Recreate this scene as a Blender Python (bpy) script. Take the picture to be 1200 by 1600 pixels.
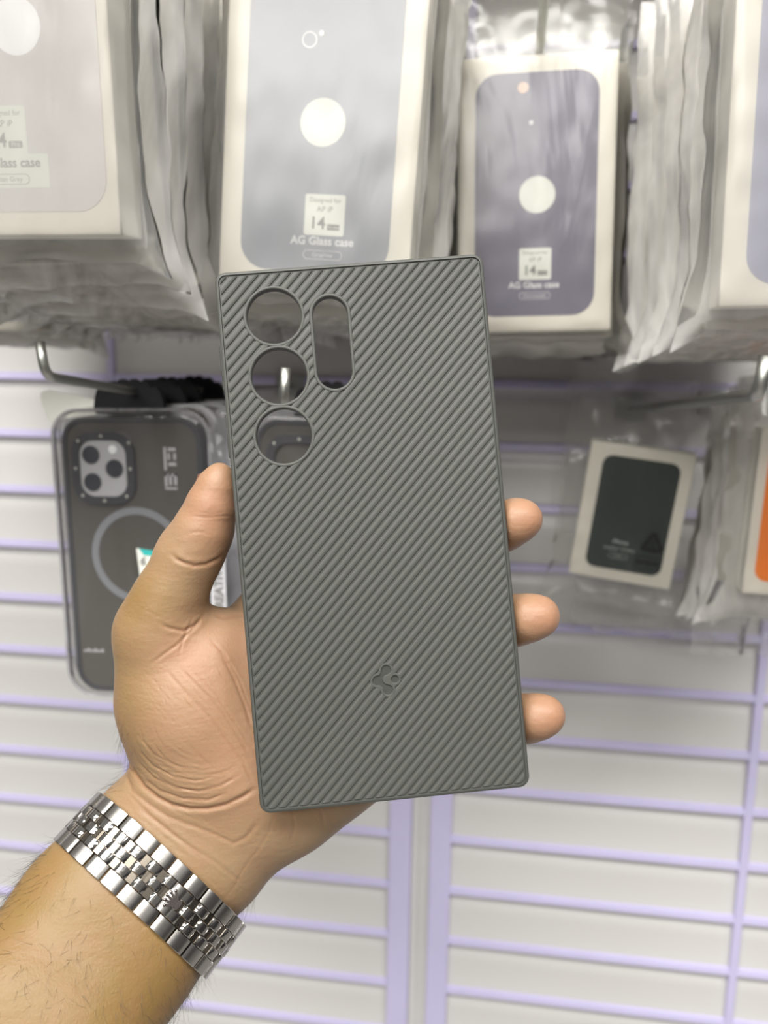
import bpy, bmesh, math, random
import numpy as np
from mathutils import Vector, Matrix

random.seed(7)
S = bpy.context.scene
COL = S.collection
for o in list(bpy.data.objects):
    bpy.data.objects.remove(o, do_unlink=True)

# ------------------------------------------------------------------ camera
FPX = 1300.0                       # focal length in pixels of the 1200x1600 frame
CZ = 1.45                          # camera height
YAW, PITCH, ROLL = math.radians(8.18), math.radians(9.72), math.radians(0.87)
cam_d = bpy.data.cameras.new('camera')
cam = bpy.data.objects.new('camera', cam_d)
COL.objects.link(cam)
cam_d.sensor_fit = 'VERTICAL'
cam_d.sensor_height = 36.0
cam_d.sensor_width = 27.0
cam_d.lens = FPX / 1600 * 36.0
cam_d.clip_start = 0.01
cam_d.clip_end = 50
CR = Matrix.Rotation(YAW, 3, 'Z') @ Matrix.Rotation(math.pi / 2 - PITCH, 3, 'X') @ Matrix.Rotation(ROLL, 3, 'Z')
cam.matrix_world = Matrix.Translation((0, 0, CZ)) @ CR.to_4x4()
cam_d.dof.use_dof = True
cam_d.dof.focus_distance = 0.253
cam_d.dof.aperture_fstop = 11.5
S.camera = cam

# ------------------------------------------------------------------ world, lights, exposure
S.view_settings.view_transform = 'Standard'
S.view_settings.look = 'None'
S.view_settings.gamma = 1.0
S.view_settings.use_curve_mapping = False
S.view_settings.exposure = 0.0
S.cycles.transparent_max_bounces = 48
S.cycles.max_bounces = 10

world = bpy.data.worlds.new('shop_light')
S.world = world
world.use_nodes = True
wn = world.node_tree
wn.nodes.clear()
wo = wn.nodes.new('ShaderNodeOutputWorld')
wb = wn.nodes.new('ShaderNodeBackground')
wt = wn.nodes.new('ShaderNodeTexCoord')
wx = wn.nodes.new('ShaderNodeSeparateXYZ')
wr = wn.nodes.new('ShaderNodeValToRGB')
wm = wn.nodes.new('ShaderNodeMath'); wm.operation = 'MULTIPLY_ADD'
wm.inputs[1].default_value = 0.5; wm.inputs[2].default_value = 0.5
wn.links.new(wt.outputs['Generated'], wx.inputs[0])
wn.links.new(wx.outputs['Z'], wm.inputs[0])
wn.links.new(wm.outputs[0], wr.inputs[0])
els = wr.color_ramp.elements
els[0].position = 0.0; els[0].color = (0.22, 0.21, 0.20, 1)
els[1].position = 1.0; els[1].color = (0.85, 0.85, 0.82, 1)
for p, c in ((0.42, (0.16, 0.15, 0.15, 1)), (0.55, (0.30, 0.29, 0.30, 1)), (0.62, (0.62, 0.60, 0.58, 1))):
    e = els.new(p); e.color = c
wn.links.new(wr.outputs[0], wb.inputs[0])
wb.inputs[1].default_value = 0.40
wn.links.new(wb.outputs[0], wo.inputs[0])

def area(name, loc, target, sx, sy, power, color):
    ld = bpy.data.lights.new(name, 'AREA')
    ld.shape = 'RECTANGLE'; ld.size = sx; ld.size_y = sy
    ld.energy = power; ld.color = color
    lo = bpy.data.objects.new(name, ld)
    lo.location = loc
    lo.rotation_euler = (Vector(target) - Vector(loc)).to_track_quat('-Z', 'Y').to_euler()
    COL.objects.link(lo)
    return lo
area('ceiling_and_fill_light', (-0.30, -0.46, 2.58), (-.05, 0.45, 1.35), 1.0, 0.4, 33, (1.0, 0.975, 0.93))
area('ceiling_and_fill_light', (0.70, -0.60, 2.60), (0.1, 0.5, 1.3), 1.0, 0.25, 23, (1.0, 0.98, 0.95))
area('ceiling_and_fill_light', (-0.4, -1.5, 2.25), (0, 0.4, 1.4), 1.2, 0.5, 29, (1.0, 0.97, 0.92))  # frontal fill, added to brighten the wall below the stacks

# ------------------------------------------------------------------ helpers
def ray(px, py):
    return CR @ Vector(((px - 600) / FPX, -(py - 800) / FPX, -1.0))
def P(px, py, y):                    # world point on the plane at distance y in front of the camera
    d = ray(px, py)
    return Vector((0, 0, CZ)) + d * (y / d.y)
def CP(px, py, d):                   # world point at view depth d
    return Vector((0, 0, CZ)) + ray(px, py) * d
def cam2world(v):
    return CR @ Vector(v) + Vector((0, 0, CZ))

def nodes_mat(name):
    m = bpy.data.materials.new(name)
    m.use_nodes = True
    nt = m.node_tree
    b = nt.nodes['Principled BSDF']
    return m, nt, b
def srgb(r, g, b):
    f = lambda c: ((c / 255 + 0.055) / 1.055) ** 2.4 if c / 255 > 0.04045 else c / 255 / 12.92
    return (f(r), f(g), f(b), 1)
def N(nt, t, **kw):
    n = nt.nodes.new(t)
    for k, v in kw.items():
        setattr(n, k, v)
    return n
def mat(name, col, rough=0.5, metal=0.0, bump=0.0, bscale=300, spec=0.5, var=0.0, vscale=20, coat=0.0):
    m, nt, b = nodes_mat(name)
    b.inputs['Base Color'].default_value = col
    b.inputs['Roughness'].default_value = rough
    b.inputs['Metallic'].default_value = metal
    b.inputs['Specular IOR Level'].default_value = spec
    b.inputs['Coat Weight'].default_value = coat
    tc = N(nt, 'ShaderNodeTexCoord')
    if bump:
        n = N(nt, 'ShaderNodeTexNoise'); n.inputs['Scale'].default_value = bscale; n.inputs['Detail'].default_value = 4
        bp = N(nt, 'ShaderNodeBump'); bp.inputs['Strength'].default_value = bump; bp.inputs['Distance'].default_value = 0.0004
        nt.links.new(tc.outputs['Object'], n.inputs['Vector'])
        nt.links.new(n.outputs['Fac'], bp.inputs['Height']); nt.links.new(bp.outputs[0], b.inputs['Normal'])
    if var:
        n2 = N(nt, 'ShaderNodeTexNoise'); n2.inputs['Scale'].default_value = vscale; n2.inputs['Detail'].default_value = 5
        mx = N(nt, 'ShaderNodeMix', data_type='RGBA')
        mx.inputs['A'].default_value = tuple(c * (1 - var) for c in col[:3]) + (1,)
        mx.inputs['B'].default_value = tuple(min(1, c * (1 + var)) for c in col[:3]) + (1,)
        nt.links.new(tc.outputs['Object'], n2.inputs['Vector'])
        nt.links.new(n2.outputs['Fac'], mx.inputs['Factor']); nt.links.new(mx.outputs['Result'], b.inputs['Base Color'])
    return m

def tag(o, label=None, cat=None, group=None, kind=None):
    if label: o['label'] = label
    if cat: o['category'] = cat
    if group: o['group'] = group
    if kind: o['kind'] = kind
    return o
def link(name, me, m=None, parent=None, smooth=None):
    o = bpy.data.objects.new(name, me)
    COL.objects.link(o)
    if m is not None:
        me.materials.append(m)
    if parent is not None:
        o.parent = parent
    if smooth is not None:
        me.shade_smooth() if smooth is True else me.set_sharp_from_angle(angle=math.radians(smooth))
        if smooth is not True:
            for p in me.polygons: p.use_smooth = True
    return o
def obj(name, bm, m=None, parent=None, smooth=None):
    me = bpy.data.meshes.new(name)
    bmesh.ops.recalc_face_normals(bm, faces=bm.faces)
    bm.to_mesh(me); bm.free()
    return link(name, me, m, parent, smooth)
def pyobj(name, v, f, m=None, parent=None, smooth=None):
    me = bpy.data.meshes.new(name)
    me.from_pydata([tuple(a) for a in v], [], [tuple(a) for a in f])
    me.update()
    return link(name, me, m, parent, smooth)
def empty(name, loc=(0, 0, 0), M=None):
    o = bpy.data.objects.new(name, None)
    o.empty_display_size = 0.01
    COL.objects.link(o)
    if M is not None: o.matrix_world = M
    else: o.location = loc
    return o
def bbox_bm(bm, x0, x1, y0, y1, z0, z1, bev=0.0, seg=2):
    r = bmesh.ops.create_cube(bm, size=1.0)
    vs = r['verts']
    for v in vs:
        v.co = Vector((x0 + (v.co.x + .5) * (x1 - x0), y0 + (v.co.y + .5) * (y1 - y0), z0 + (v.co.z + .5) * (z1 - z0)))
    if bev:
        es = set()
        for v in vs:
            for e in v.link_edges: es.add(e)
        bmesh.ops.bevel(bm, geom=list(es), offset=bev, segments=seg, profile=0.5, affect='EDGES')
def rrect(w, h, r, n=8, cx=0, cy=0):
    pts = []
    for sx, sy, a0 in ((1, 1, 0), (-1, 1, 90), (-1, -1, 180), (1, -1, 270)):
        for i in range(n + 1):
            a = math.radians(a0 + 90 * i / n)
            pts.append((cx + sx * (w / 2 - r) + r * math.cos(a), cy + sy * (h / 2 - r) + r * math.sin(a)))
    return pts
def circ(r, n=48, cx=0, cy=0):
    return [(cx + r * math.cos(2 * math.pi * i / n), cy + r * math.sin(2 * math.pi * i / n)) for i in range(n)]
def prism(bm, pts, z0, z1, T=None):
    """closed prism of an outline in local (x, z) plane or mapped by T(x, y, z)"""
    T = T or (lambda x, y, z: (x, y, z))
    a = [bm.verts.new(T(x, y, z0)) for x, y in pts]
    b = [bm.verts.new(T(x, y, z1)) for x, y in pts]
    n = len(pts)
    bm.faces.new(a); bm.faces.new(list(reversed(b)))
    for i in range(n):
        bm.faces.new((a[i], b[i], b[(i + 1) % n], a[(i + 1) % n]))
FR = lambda x, y, z: (x, -z, y)      # outline drawn on a wall-facing front: x right, y up, z towards the viewer
def ringprism(bm, outer, inner, z0, z1, T=FR):
    n = len(outer)
    ao = [bm.verts.new(T(x, y, z0)) for x, y in outer]; bo = [bm.verts.new(T(x, y, z1)) for x, y in outer]
    ai = [bm.verts.new(T(x, y, z0)) for x, y in inner]; bi = [bm.verts.new(T(x, y, z1)) for x, y in inner]
    for i in range(n):
        j = (i + 1) % n
        bm.faces.new((ao[i], bo[i], bo[j], ao[j])); bm.faces.new((ai[i], ai[j], bi[j], bi[i]))
        bm.faces.new((bo[i], bi[i], bi[j], bo[j])); bm.faces.new((ao[i], ao[j], ai[j], ai[i]))
def tube(bm, pts, r, n=10, cap=True):
    rings = []
    prev = None
    pts = [Vector(p) for p in pts]
    for i, p in enumerate(pts):
        t = (pts[min(i + 1, len(pts) - 1)] - pts[max(i - 1, 0)]).normalized()
        if prev is None:
            a = t.orthogonal().normalized()
        else:
            a = (prev - t * prev.dot(t)).normalized()
        prev = a
        b = t.cross(a)
        rr = r[i] if isinstance(r, (list, tuple)) else r
        rings.append([bm.verts.new(p + (a * math.cos(2 * math.pi * k / n) + b * math.sin(2 * math.pi * k / n)) * rr) for k in range(n)])
    for i in range(len(rings) - 1):
        for k in range(n):
            bm.faces.new((rings[i][k], rings[i][(k + 1) % n], rings[i + 1][(k + 1) % n], rings[i + 1][k]))
    if cap:
        bm.faces.new(list(reversed(rings[0]))); bm.faces.new(rings[-1])
def rounded_path(pts, r, n=6):
    pts = [Vector(p) for p in pts]
    out = [pts[0]]
    for i in range(1, len(pts) - 1):
        a = pts[i] + (pts[i - 1] - pts[i]).normalized() * r
        b = pts[i] + (pts[i + 1] - pts[i]).normalized() * r
        for k in range(n + 1):
            t = k / n
            out.append(a * (1 - t) ** 2 + pts[i] * 2 * t * (1 - t) + b * t * t)
    out.append(pts[-1])
    return out
def text_bm(bm, s, size, cx, cy, z, rot=0.0, bold=0.0, align='CENTER', sx=1.0, T=FR):
    """writing laid on a front, thin real letters"""
    cu = bpy.data.curves.new('t', 'FONT')
    cu.body = s; cu.size = size; cu.align_x = align; cu.align_y = 'CENTER'
    cu.offset = bold; cu.resolution_u = 3
    o = bpy.data.objects.new('t', cu)
    COL.objects.link(o)
    dg = bpy.context.evaluated_depsgraph_get()
    me = bpy.data.meshes.new_from_object(o.evaluated_get(dg))
    c, sn = math.cos(rot), math.sin(rot)
    off = len(bm.verts)
    vs = []
    for v in me.vertices:
        x, y = v.co.x * sx, v.co.y
        vs.append(bm.verts.new(T(cx + c * x - sn * y, cy + sn * x + c * y, z)))
    for p in me.polygons:
        try: bm.faces.new([vs[i] for i in p.vertices])
        except ValueError: pass
    bpy.data.objects.remove(o); bpy.data.meshes.remove(me); bpy.data.curves.remove(cu)

def surface_nets(vol, origin, h):
    """isosurface at 0 of a sampled distance field"""
    ins = vol < 0
    nx, ny, nz = vol.shape
    c = [ins[i:nx - 1 + i, j:ny - 1 + j, k:nz - 1 + k] for i in (0, 1) for j in (0, 1) for k in (0, 1)]
    cnt = sum(a.astype(np.int8) for a in c)
    act = (cnt > 0) & (cnt < 8)
    idx = -np.ones(act.shape, np.int64)
    ii = np.argwhere(act)
    idx[act] = np.arange(len(ii))
    corners = np.array([(i, j, k) for i in (0, 1) for j in (0, 1) for k in (0, 1)])
    val = np.stack([vol[ii[:, 0] + a, ii[:, 1] + b, ii[:, 2] + d] for a, b, d in corners], 1)
    acc = np.zeros((len(ii), 3)); n = np.zeros(len(ii))
    for a in range(8):
        for b in range(a + 1, 8):
            if np.abs(corners[a] - corners[b]).sum() != 1: continue
            m = (val[:, a] < 0) != (val[:, b] < 0)
            t = val[:, a] / np.where(m, val[:, a] - val[:, b], 1)
            p = corners[a] + t[:, None] * (corners[b] - corners[a])
            acc += np.where(m[:, None], p, 0); n += m
    V = (ii + acc / n[:, None]) * h + np.array(origin)
    F = []
    for ax in range(3):
        s0 = [slice(None)] * 3; s1 = [slice(None)] * 3
        s0[ax] = slice(0, -1); s1[ax] = slice(1, None)
        A = ins[tuple(s0)]; B = ins[tuple(s1)]
        e = np.argwhere(A != B)
        u, w = [q for q in range(3) if q != ax]
        ok = (e[:, u] > 0) & (e[:, w] > 0) & (e[:, u] < vol.shape[u] - 1) & (e[:, w] < vol.shape[w] - 1)
        e = e[ok]
        du = np.zeros(3, int); du[u] = 1
        dw = np.zeros(3, int); dw[w] = 1
        q = [idx[tuple((e - a).T)] for a in (du * 0, du, du + dw, dw)]
        Q = np.stack(q, 1)
        fl = A[tuple(e.T)]
        if ax == 1: fl = ~fl
        Q[fl] = Q[fl][:, ::-1]
        F.append(Q)
    F = np.concatenate(F)
    return V, F[:, ::-1]
def np_mesh(name, V, F):
    me = bpy.data.meshes.new(name)
    me.vertices.add(len(V)); me.vertices.foreach_set('co', np.asarray(V, np.float32).ravel())
    me.loops.add(F.size); me.loops.foreach_set('vertex_index', F.ravel().astype(np.int32))
    me.polygons.add(len(F)); me.polygons.foreach_set('loop_start', (np.arange(len(F)) * 4).astype(np.int32))
    me.update(calc_edges=True); me.validate()
    return me
def boolean(o, cutter, op):
    md = o.modifiers.new('b', 'BOOLEAN'); md.operation = op; md.solver = 'EXACT'; md.object = cutter
    dg = bpy.context.evaluated_depsgraph_get()
    me = bpy.data.meshes.new_from_object(o.evaluated_get(dg))
    o.modifiers.clear()
    o.data = me

# ------------------------------------------------------------------ materials
M_white = mat('slat_white', (0.61, 0.60, 0.585, 1), 0.32, bump=0.15, bscale=40, var=0.02, vscale=6)
M_lav = mat('lavender_trim', (0.56, 0.53, 0.76, 1), 0.35, var=0.05, vscale=30)
M_channel = mat('channel_silver', (0.66, 0.66, 0.65, 1), 0.35, metal=0.2, var=0.05)
M_floor = mat('floor_tile', (0.45, 0.44, 0.42, 1), 0.4)
M_box = mat('cream_card', (0.73, 0.70, 0.62, 1), 0.55, bump=0.1, bscale=200, var=0.02)
M_steel = mat('hook_steel', (0.42, 0.43, 0.40, 1), 0.40, metal=1.0, bump=0.3, bscale=400)
M_label = mat('label_paper', (0.72, 0.73, 0.67, 1), 0.5)
M_ink = mat('ink_grey', (0.20, 0.20, 0.19, 1), 0.6)
M_inkmid = mat('ink_pale_grey', (0.36, 0.36, 0.34, 1), 0.6)
M_wtext = mat('ink_white', (0.72, 0.72, 0.72, 1), 0.5)
M_black = mat('black_velvet', (0.006, 0.006, 0.008, 1), 0.8, bump=0.4, bscale=600)

def plastic(name, tint, haze, rough=0.12, scale=28.0, bump=0.6):
    """thin clear film: see-through, a little milky, with glossy wrinkles"""
    m = bpy.data.materials.new(name); m.use_nodes = True
    nt = m.node_tree; nt.nodes.clear()
    out = N(nt, 'ShaderNodeOutputMaterial')
    tr = N(nt, 'ShaderNodeBsdfTransparent'); tr.inputs[0].default_value = (0.97, 0.97, 0.965, 1)
    di = N(nt, 'ShaderNodeBsdfDiffuse'); di.inputs[0].default_value = tint
    tl = N(nt, 'ShaderNodeBsdfTranslucent'); tl.inputs[0].default_value = tint
    gl = N(nt, 'ShaderNodeBsdfGlossy'); gl.inputs['Roughness'].default_value = rough
    a = N(nt, 'ShaderNodeMixShader'); b = N(nt, 'ShaderNodeMixShader'); c = N(nt, 'ShaderNodeMixShader')
    a.inputs[0].default_value = 0.4
    nt.links.new(di.outputs[0], a.inputs[1]); nt.links.new(tl.outputs[0], a.inputs[2])
    tc = N(nt, 'ShaderNodeTexCoord')
    mp = N(nt, 'ShaderNodeMapping'); mp.inputs['Scale'].default_value = (1.6, 1.0, 0.45)
    n1 = N(nt, 'ShaderNodeTexNoise'); n1.inputs['Scale'].default_value = scale; n1.inputs['Detail'].default_value = 3
    n1.inputs['Distortion'].default_value = 1.2
    nt.links.new(tc.outputs['Object'], mp.inputs[0]); nt.links.new(mp.outputs[0], n1.inputs['Vector'])
    rp = N(nt, 'ShaderNodeMapRange'); rp.inputs[1].default_value = 0.3; rp.inputs[2].default_value = 0.75
    rp.inputs[3].default_value = haze * 0.55; rp.inputs[4].default_value = min(1, haze * 1.6)
    nt.links.new(n1.outputs['Fac'], rp.inputs[0])
    nt.links.new(rp.outputs[0], b.inputs[0])
    nt.links.new(tr.outputs[0], b.inputs[1]); nt.links.new(a.outputs[0], b.inputs[2])
    bp = N(nt, 'ShaderNodeBump'); bp.inputs['Strength'].default_value = bump; bp.inputs['Distance'].default_value = 0.004
    nt.links.new(n1.outputs['Fac'], bp.inputs['Height'])
    nt.links.new(bp.outputs[0], gl.inputs['Normal'])
    fr = N(nt, 'ShaderNodeFresnel'); fr.inputs[0].default_value = 1.38
    nt.links.new(bp.outputs[0], fr.inputs['Normal'])
    nt.links.new(fr.outputs[0], c.inputs[0]); nt.links.new(b.outputs[0], c.inputs[1]); nt.links.new(gl.outputs[0], c.inputs[2])
    nt.links.new(c.outputs[0], out.inputs[0])
    return m
M_bag = plastic('bag_film', (0.93, 0.92, 0.89, 1), 0.11, rough=.25, scale=14, bump=.35)
M_bagglare = plastic('bag_film_glare', (0.97, 0.965, 0.95, 1), 0.13, rough=.25, scale=14, bump=.35)  # whiter copy of the bag film, with glare put into its colour
M_bagclear = plastic('bag_film_clear', (0.93, 0.92, 0.89, 1), 0.035, rough=.2, scale=14, bump=.35)
M_bagback = plastic('bag_film_folded', (0.97, 0.955, 0.93, 1), 0.50)
M_clear = plastic('blister_plastic', (0.80, 0.80, 0.84, 1), 0.055, rough=0.08, scale=15, bump=0.25)
M_rim = plastic('blister_rim_plastic', (0.75, 0.75, 0.78, 1), 0.42, rough=0.1, scale=40, bump=0.3)

#WALL
# ------------------------------------------------------------------ structure: slat wall
WY = 0.78
PITCHZ = 0.07308 * WY
Z0 = CZ - 0.0151 * WY            # height of the groove strip at eye level
XL, XR = -1.25, 1.15
XV = [-0.491 * WY, -0.1293 * WY, -0.1293 * WY + 0.0225, -0.0483 * WY - 0.0215, -0.0483 * WY, 0.3128 * WY]
K0, K1 = -16, 20
def slat_profile(k):
    z = Z0 - k * PITCHZ
    t = z - 0.0035                    # below the strip
    return [(t + 0.001, 0.0034), (t - 0.0060, 0.0034), (t - 0.0100, 0.0018), (t - 0.0150, 0.0005), (t - 0.021, 0.0),
            (z - PITCHZ + 0.0080, 0.0), (z - PITCHZ + 0.0055, -0.0008), (z - PITCHZ + 0.004, -0.0008)]
prof = []
for k in range(K0, K1):
    prof += slat_profile(k)
bm = bmesh.new()
a = [bm.verts.new((XL, WY + y, z)) for z, y in prof]
b = [bm.verts.new((XR, WY + y, z)) for z, y in prof]
for i in range(len(prof) - 1):
    bm.faces.new((a[i], a[i + 1], b[i + 1], b[i]))
ztop, zbot = prof[0][0], prof[-1][0]
c1 = [bm.verts.new((XL, WY + 0.03, ztop)), bm.verts.new((XR, WY + 0.03, ztop))]
c2 = [bm.verts.new((XL, WY + 0.03, zbot)), bm.verts.new((XR, WY + 0.03, zbot))]
bm.faces.new((a[0], b[0], c1[1], c1[0])); bm.faces.new((a[-1], c2[0], c2[1], b[-1])); bm.faces.new((c1[0], c1[1], c2[1], c2[0]))
wall = obj('wall_back', bm, M_white, smooth=25)
tag(wall, 'white slatted display wall with lavender groove strips', None, kind='structure')
spans = [(XL, XV[0] - 0.003), (XV[0] + 0.003, XV[1]), (XV[4], XV[5] - 0.0045), (XV[5] + 0.0035, XR)]
for k in range(K0, K1):
    z = Z0 - k * PITCHZ
    for s0, s1 in spans:
        bm = bmesh.new()
        pr = [(z + 0.0042, 0.004), (z + 0.0042, -0.0009), (z + 0.0030, -0.0040), (z - 0.0026, -0.0050), (z - 0.0034, -0.0042), (z - 0.0034, 0.004)]
        A = [bm.verts.new((s0, WY + y, zz)) for zz, y in pr]; B = [bm.verts.new((s1, WY + y, zz)) for zz, y in pr]
        bm.faces.new(A); bm.faces.new(list(reversed(B)))
        for i in range(len(pr)):
            bm.faces.new((A[i], B[i], B[(i + 1) % len(pr)], A[(i + 1) % len(pr)]))
        obj('groove_strip', bm, M_lav, wall)
def vtrim(n, x0, x1, y0, m, label):
    bm = bmesh.new()
    bbox_bm(bm, x0, x1, WY + y0, WY + 0.02, zbot, ztop, 0.0008)
    tag(obj('trim_%d' % n, bm, m), label, None, kind='structure')
vtrim(1, XV[1], XV[2], -0.0065, M_lav, 'wide lavender upright left of the silver channel')
vtrim(2, XV[3], XV[4], -0.0065, M_lav, 'wide lavender upright right of the silver channel')
vtrim(3, XV[2], XV[3], -0.0010, M_channel, 'silver channel between the two lavender uprights')
vtrim(4, XV[0] - 0.003, XV[0] + 0.003, -0.0055, M_lav, 'thin lavender upright in the left panel')
vtrim(5, XV[5] - 0.0045, XV[5] + 0.0035, -0.0055, M_lav, 'thin lavender upright in the right panel')
bm = bmesh.new(); bbox_bm(bm, XV[2] + .0085, XV[2] + .0135, WY - .004, WY + .001, zbot, ztop, .0012)
tag(obj('trim_6', bm, M_channel), 'raised bead inside the silver channel', None, kind='structure')
bm = bmesh.new(); bbox_bm(bm, -1.2, 1.1, .42, WY - .006, CZ + .385, CZ + .401, .001)  # unseen shelf, added to cast shade on the wall behind the stacks
bbox_bm(bm, -1.2, 1.1, .414, .424, CZ + .375, CZ + .415, .001)
sh = obj('shade_shelf', bm, M_box); tag(sh, 'added white shelf, out of view above the hanging stacks, shading the wall', 'shelf')
bm = bmesh.new(); bbox_bm(bm, -2.5, 2.5, -2.5, 1.2, -0.02, 0.0)
tag(obj('floor', bm, M_floor), 'grey shop floor', None, kind='structure')

#BOXES
# ------------------------------------------------------------------ bags
def bag_mesh(name, W, H, T, fin, top, seed, bottom=0.010, rest=False, sag=1.0):
    """closed film bag round a box W x H x T whose front face centre is the origin; hole line at the top"""
    rnd = random.Random(seed)
    from mathutils import noise
    nu, nv = 34, 44
    v, f = [], []
    off = Vector((seed * 3.1, seed * 1.7, seed * .9))
    for side in (0, 1):
        base = len(v)
        for j in range(nv + 1):
            t = j / nv
            z = -H / 2 - bottom + t * (H + bottom + top)
            over = min(1.0, max(0.0, (z - H / 2) / top))
            under = min(1.0, max(0.0, (-H / 2 - z) / bottom))
            for i in range(nu + 1):
                u = -1 + 2 * i / nu
                low = max(0.0, 1 - (z + H / 2 + bottom) / .030)
                hw = W / 2 + fin * (1 + 0.28 * noise.noise(Vector((0, 0, z * 16)) + off)) + 0.0018 * noise.noise(Vector((u, 0, z * 70)) + off) - .004 * (1 - low) + .004 * low
                # spread the columns so there are some on the box corner
                au = abs(u)
                if au < 0.72: x = au / 0.72 * (W / 2 + 0.0008)
                else: x = (W / 2 + 0.0008) + (au - 0.72) / 0.28 * (hw - W / 2)
                x *= math.copysign(1, u)
                prof = 1.0 if au < 0.72 else max(0.0, 1 - (au - 0.72) / 0.28) ** 0.8
                prof *= (1 - over) ** 0.7 if over else 1.0
                prof *= (1 - under) ** 0.5 if under else 1.0
                mid = T / 2
                half = (T / 2 + 0.0012) * prof
                y = mid - half if side == 0 else mid + half
                wob = 0.0012 * noise.noise(Vector((x * 35, side * 5, z * 14)) + off) + 0.0007 * noise.noise(Vector((x * 90, side * 5, z * 60)) + off)
                if au < 0.7 and not over and not under:
                    wob = abs(wob) * (-1 if side == 0 else 1) * 0.7
                elif over:
                    wob *= 1 + 5 * over
                elif au >= .72:
                    wob *= 1 + 2.0 * (au - .72) / .28
                zz = z
                if over:
                    zz += over * (0.010 * noise.noise(Vector((x * 18, 0, seed))) - 0.006 * abs(x) / (W / 2) * sag)
                if under or au > .8:
                    zz += 0.003 * noise.noise(Vector((x * 60, z * 50, seed))) - .007 * max(0, au - .72) / .28 * low
                v.append((x, y + wob, zz))
        for j in range(nv):
            for i in range(nu):
                q = (base + j * (nu + 1) + i, base + j * (nu + 1) + i + 1, base + (j + 1) * (nu + 1) + i + 1, base + (j + 1) * (nu + 1) + i)
                f.append(q if side == 0 else q[::-1])
    me = bpy.data.meshes.new(name)
    me.from_pydata(v, [], f)
    me.shade_smooth()
    return me

BW, BH, BT = 0.089, 0.152, 0.0205
def box_me(name, W, H, T, m):
    bm = bmesh.new(); bbox_bm(bm, -W / 2, W / 2, 0, T, -H / 2, H / 2, 0.0007)
    me = bpy.data.meshes.new(name); bm.to_mesh(me); bm.free(); me.materials.append(m)
    return me
ME_box = box_me('card_box', BW, BH, BT, M_box)
ME_wbox = box_me('card_box', 0.076, 0.105, 0.016, M_box)
BAGS = [bag_mesh('plastic_bag', BW, BH, BT, 0.011, 0.042, s) for s in range(1, 6)]
for k_, b_ in enumerate(BAGS): b_.materials.append(M_bagglare if k_ in (0, 3) else M_bagclear if k_ == 2 else M_bag)
BAGS2 = [bag_mesh('plastic_bag', BW, BH, BT, 0.012, 0.042, s) for s in range(11, 15)]
for b_ in BAGS2: b_.materials.append(M_bagback)
WBAGS = [bag_mesh('plastic_bag', 0.076, 0.105, 0.016, 0.016, 0.040, s, bottom=0.02) for s in range(21, 24)]
for b_ in WBAGS: b_.materials.append(M_bagback)
WBAG_F = bag_mesh('plastic_bag', 0.076, 0.105, 0.016, 0.018, 0.040, 31, bottom=0.022); WBAG_F.materials.append(M_bagclear)

def pose(loc, roll=0, tilt=0, yaw=0):
    return Matrix.Translation(loc) @ Matrix.Rotation(math.radians(yaw), 4, 'Z') @ Matrix.Rotation(math.radians(tilt), 4, 'X') @ Matrix.Rotation(math.radians(roll), 4, 'Y')

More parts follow.
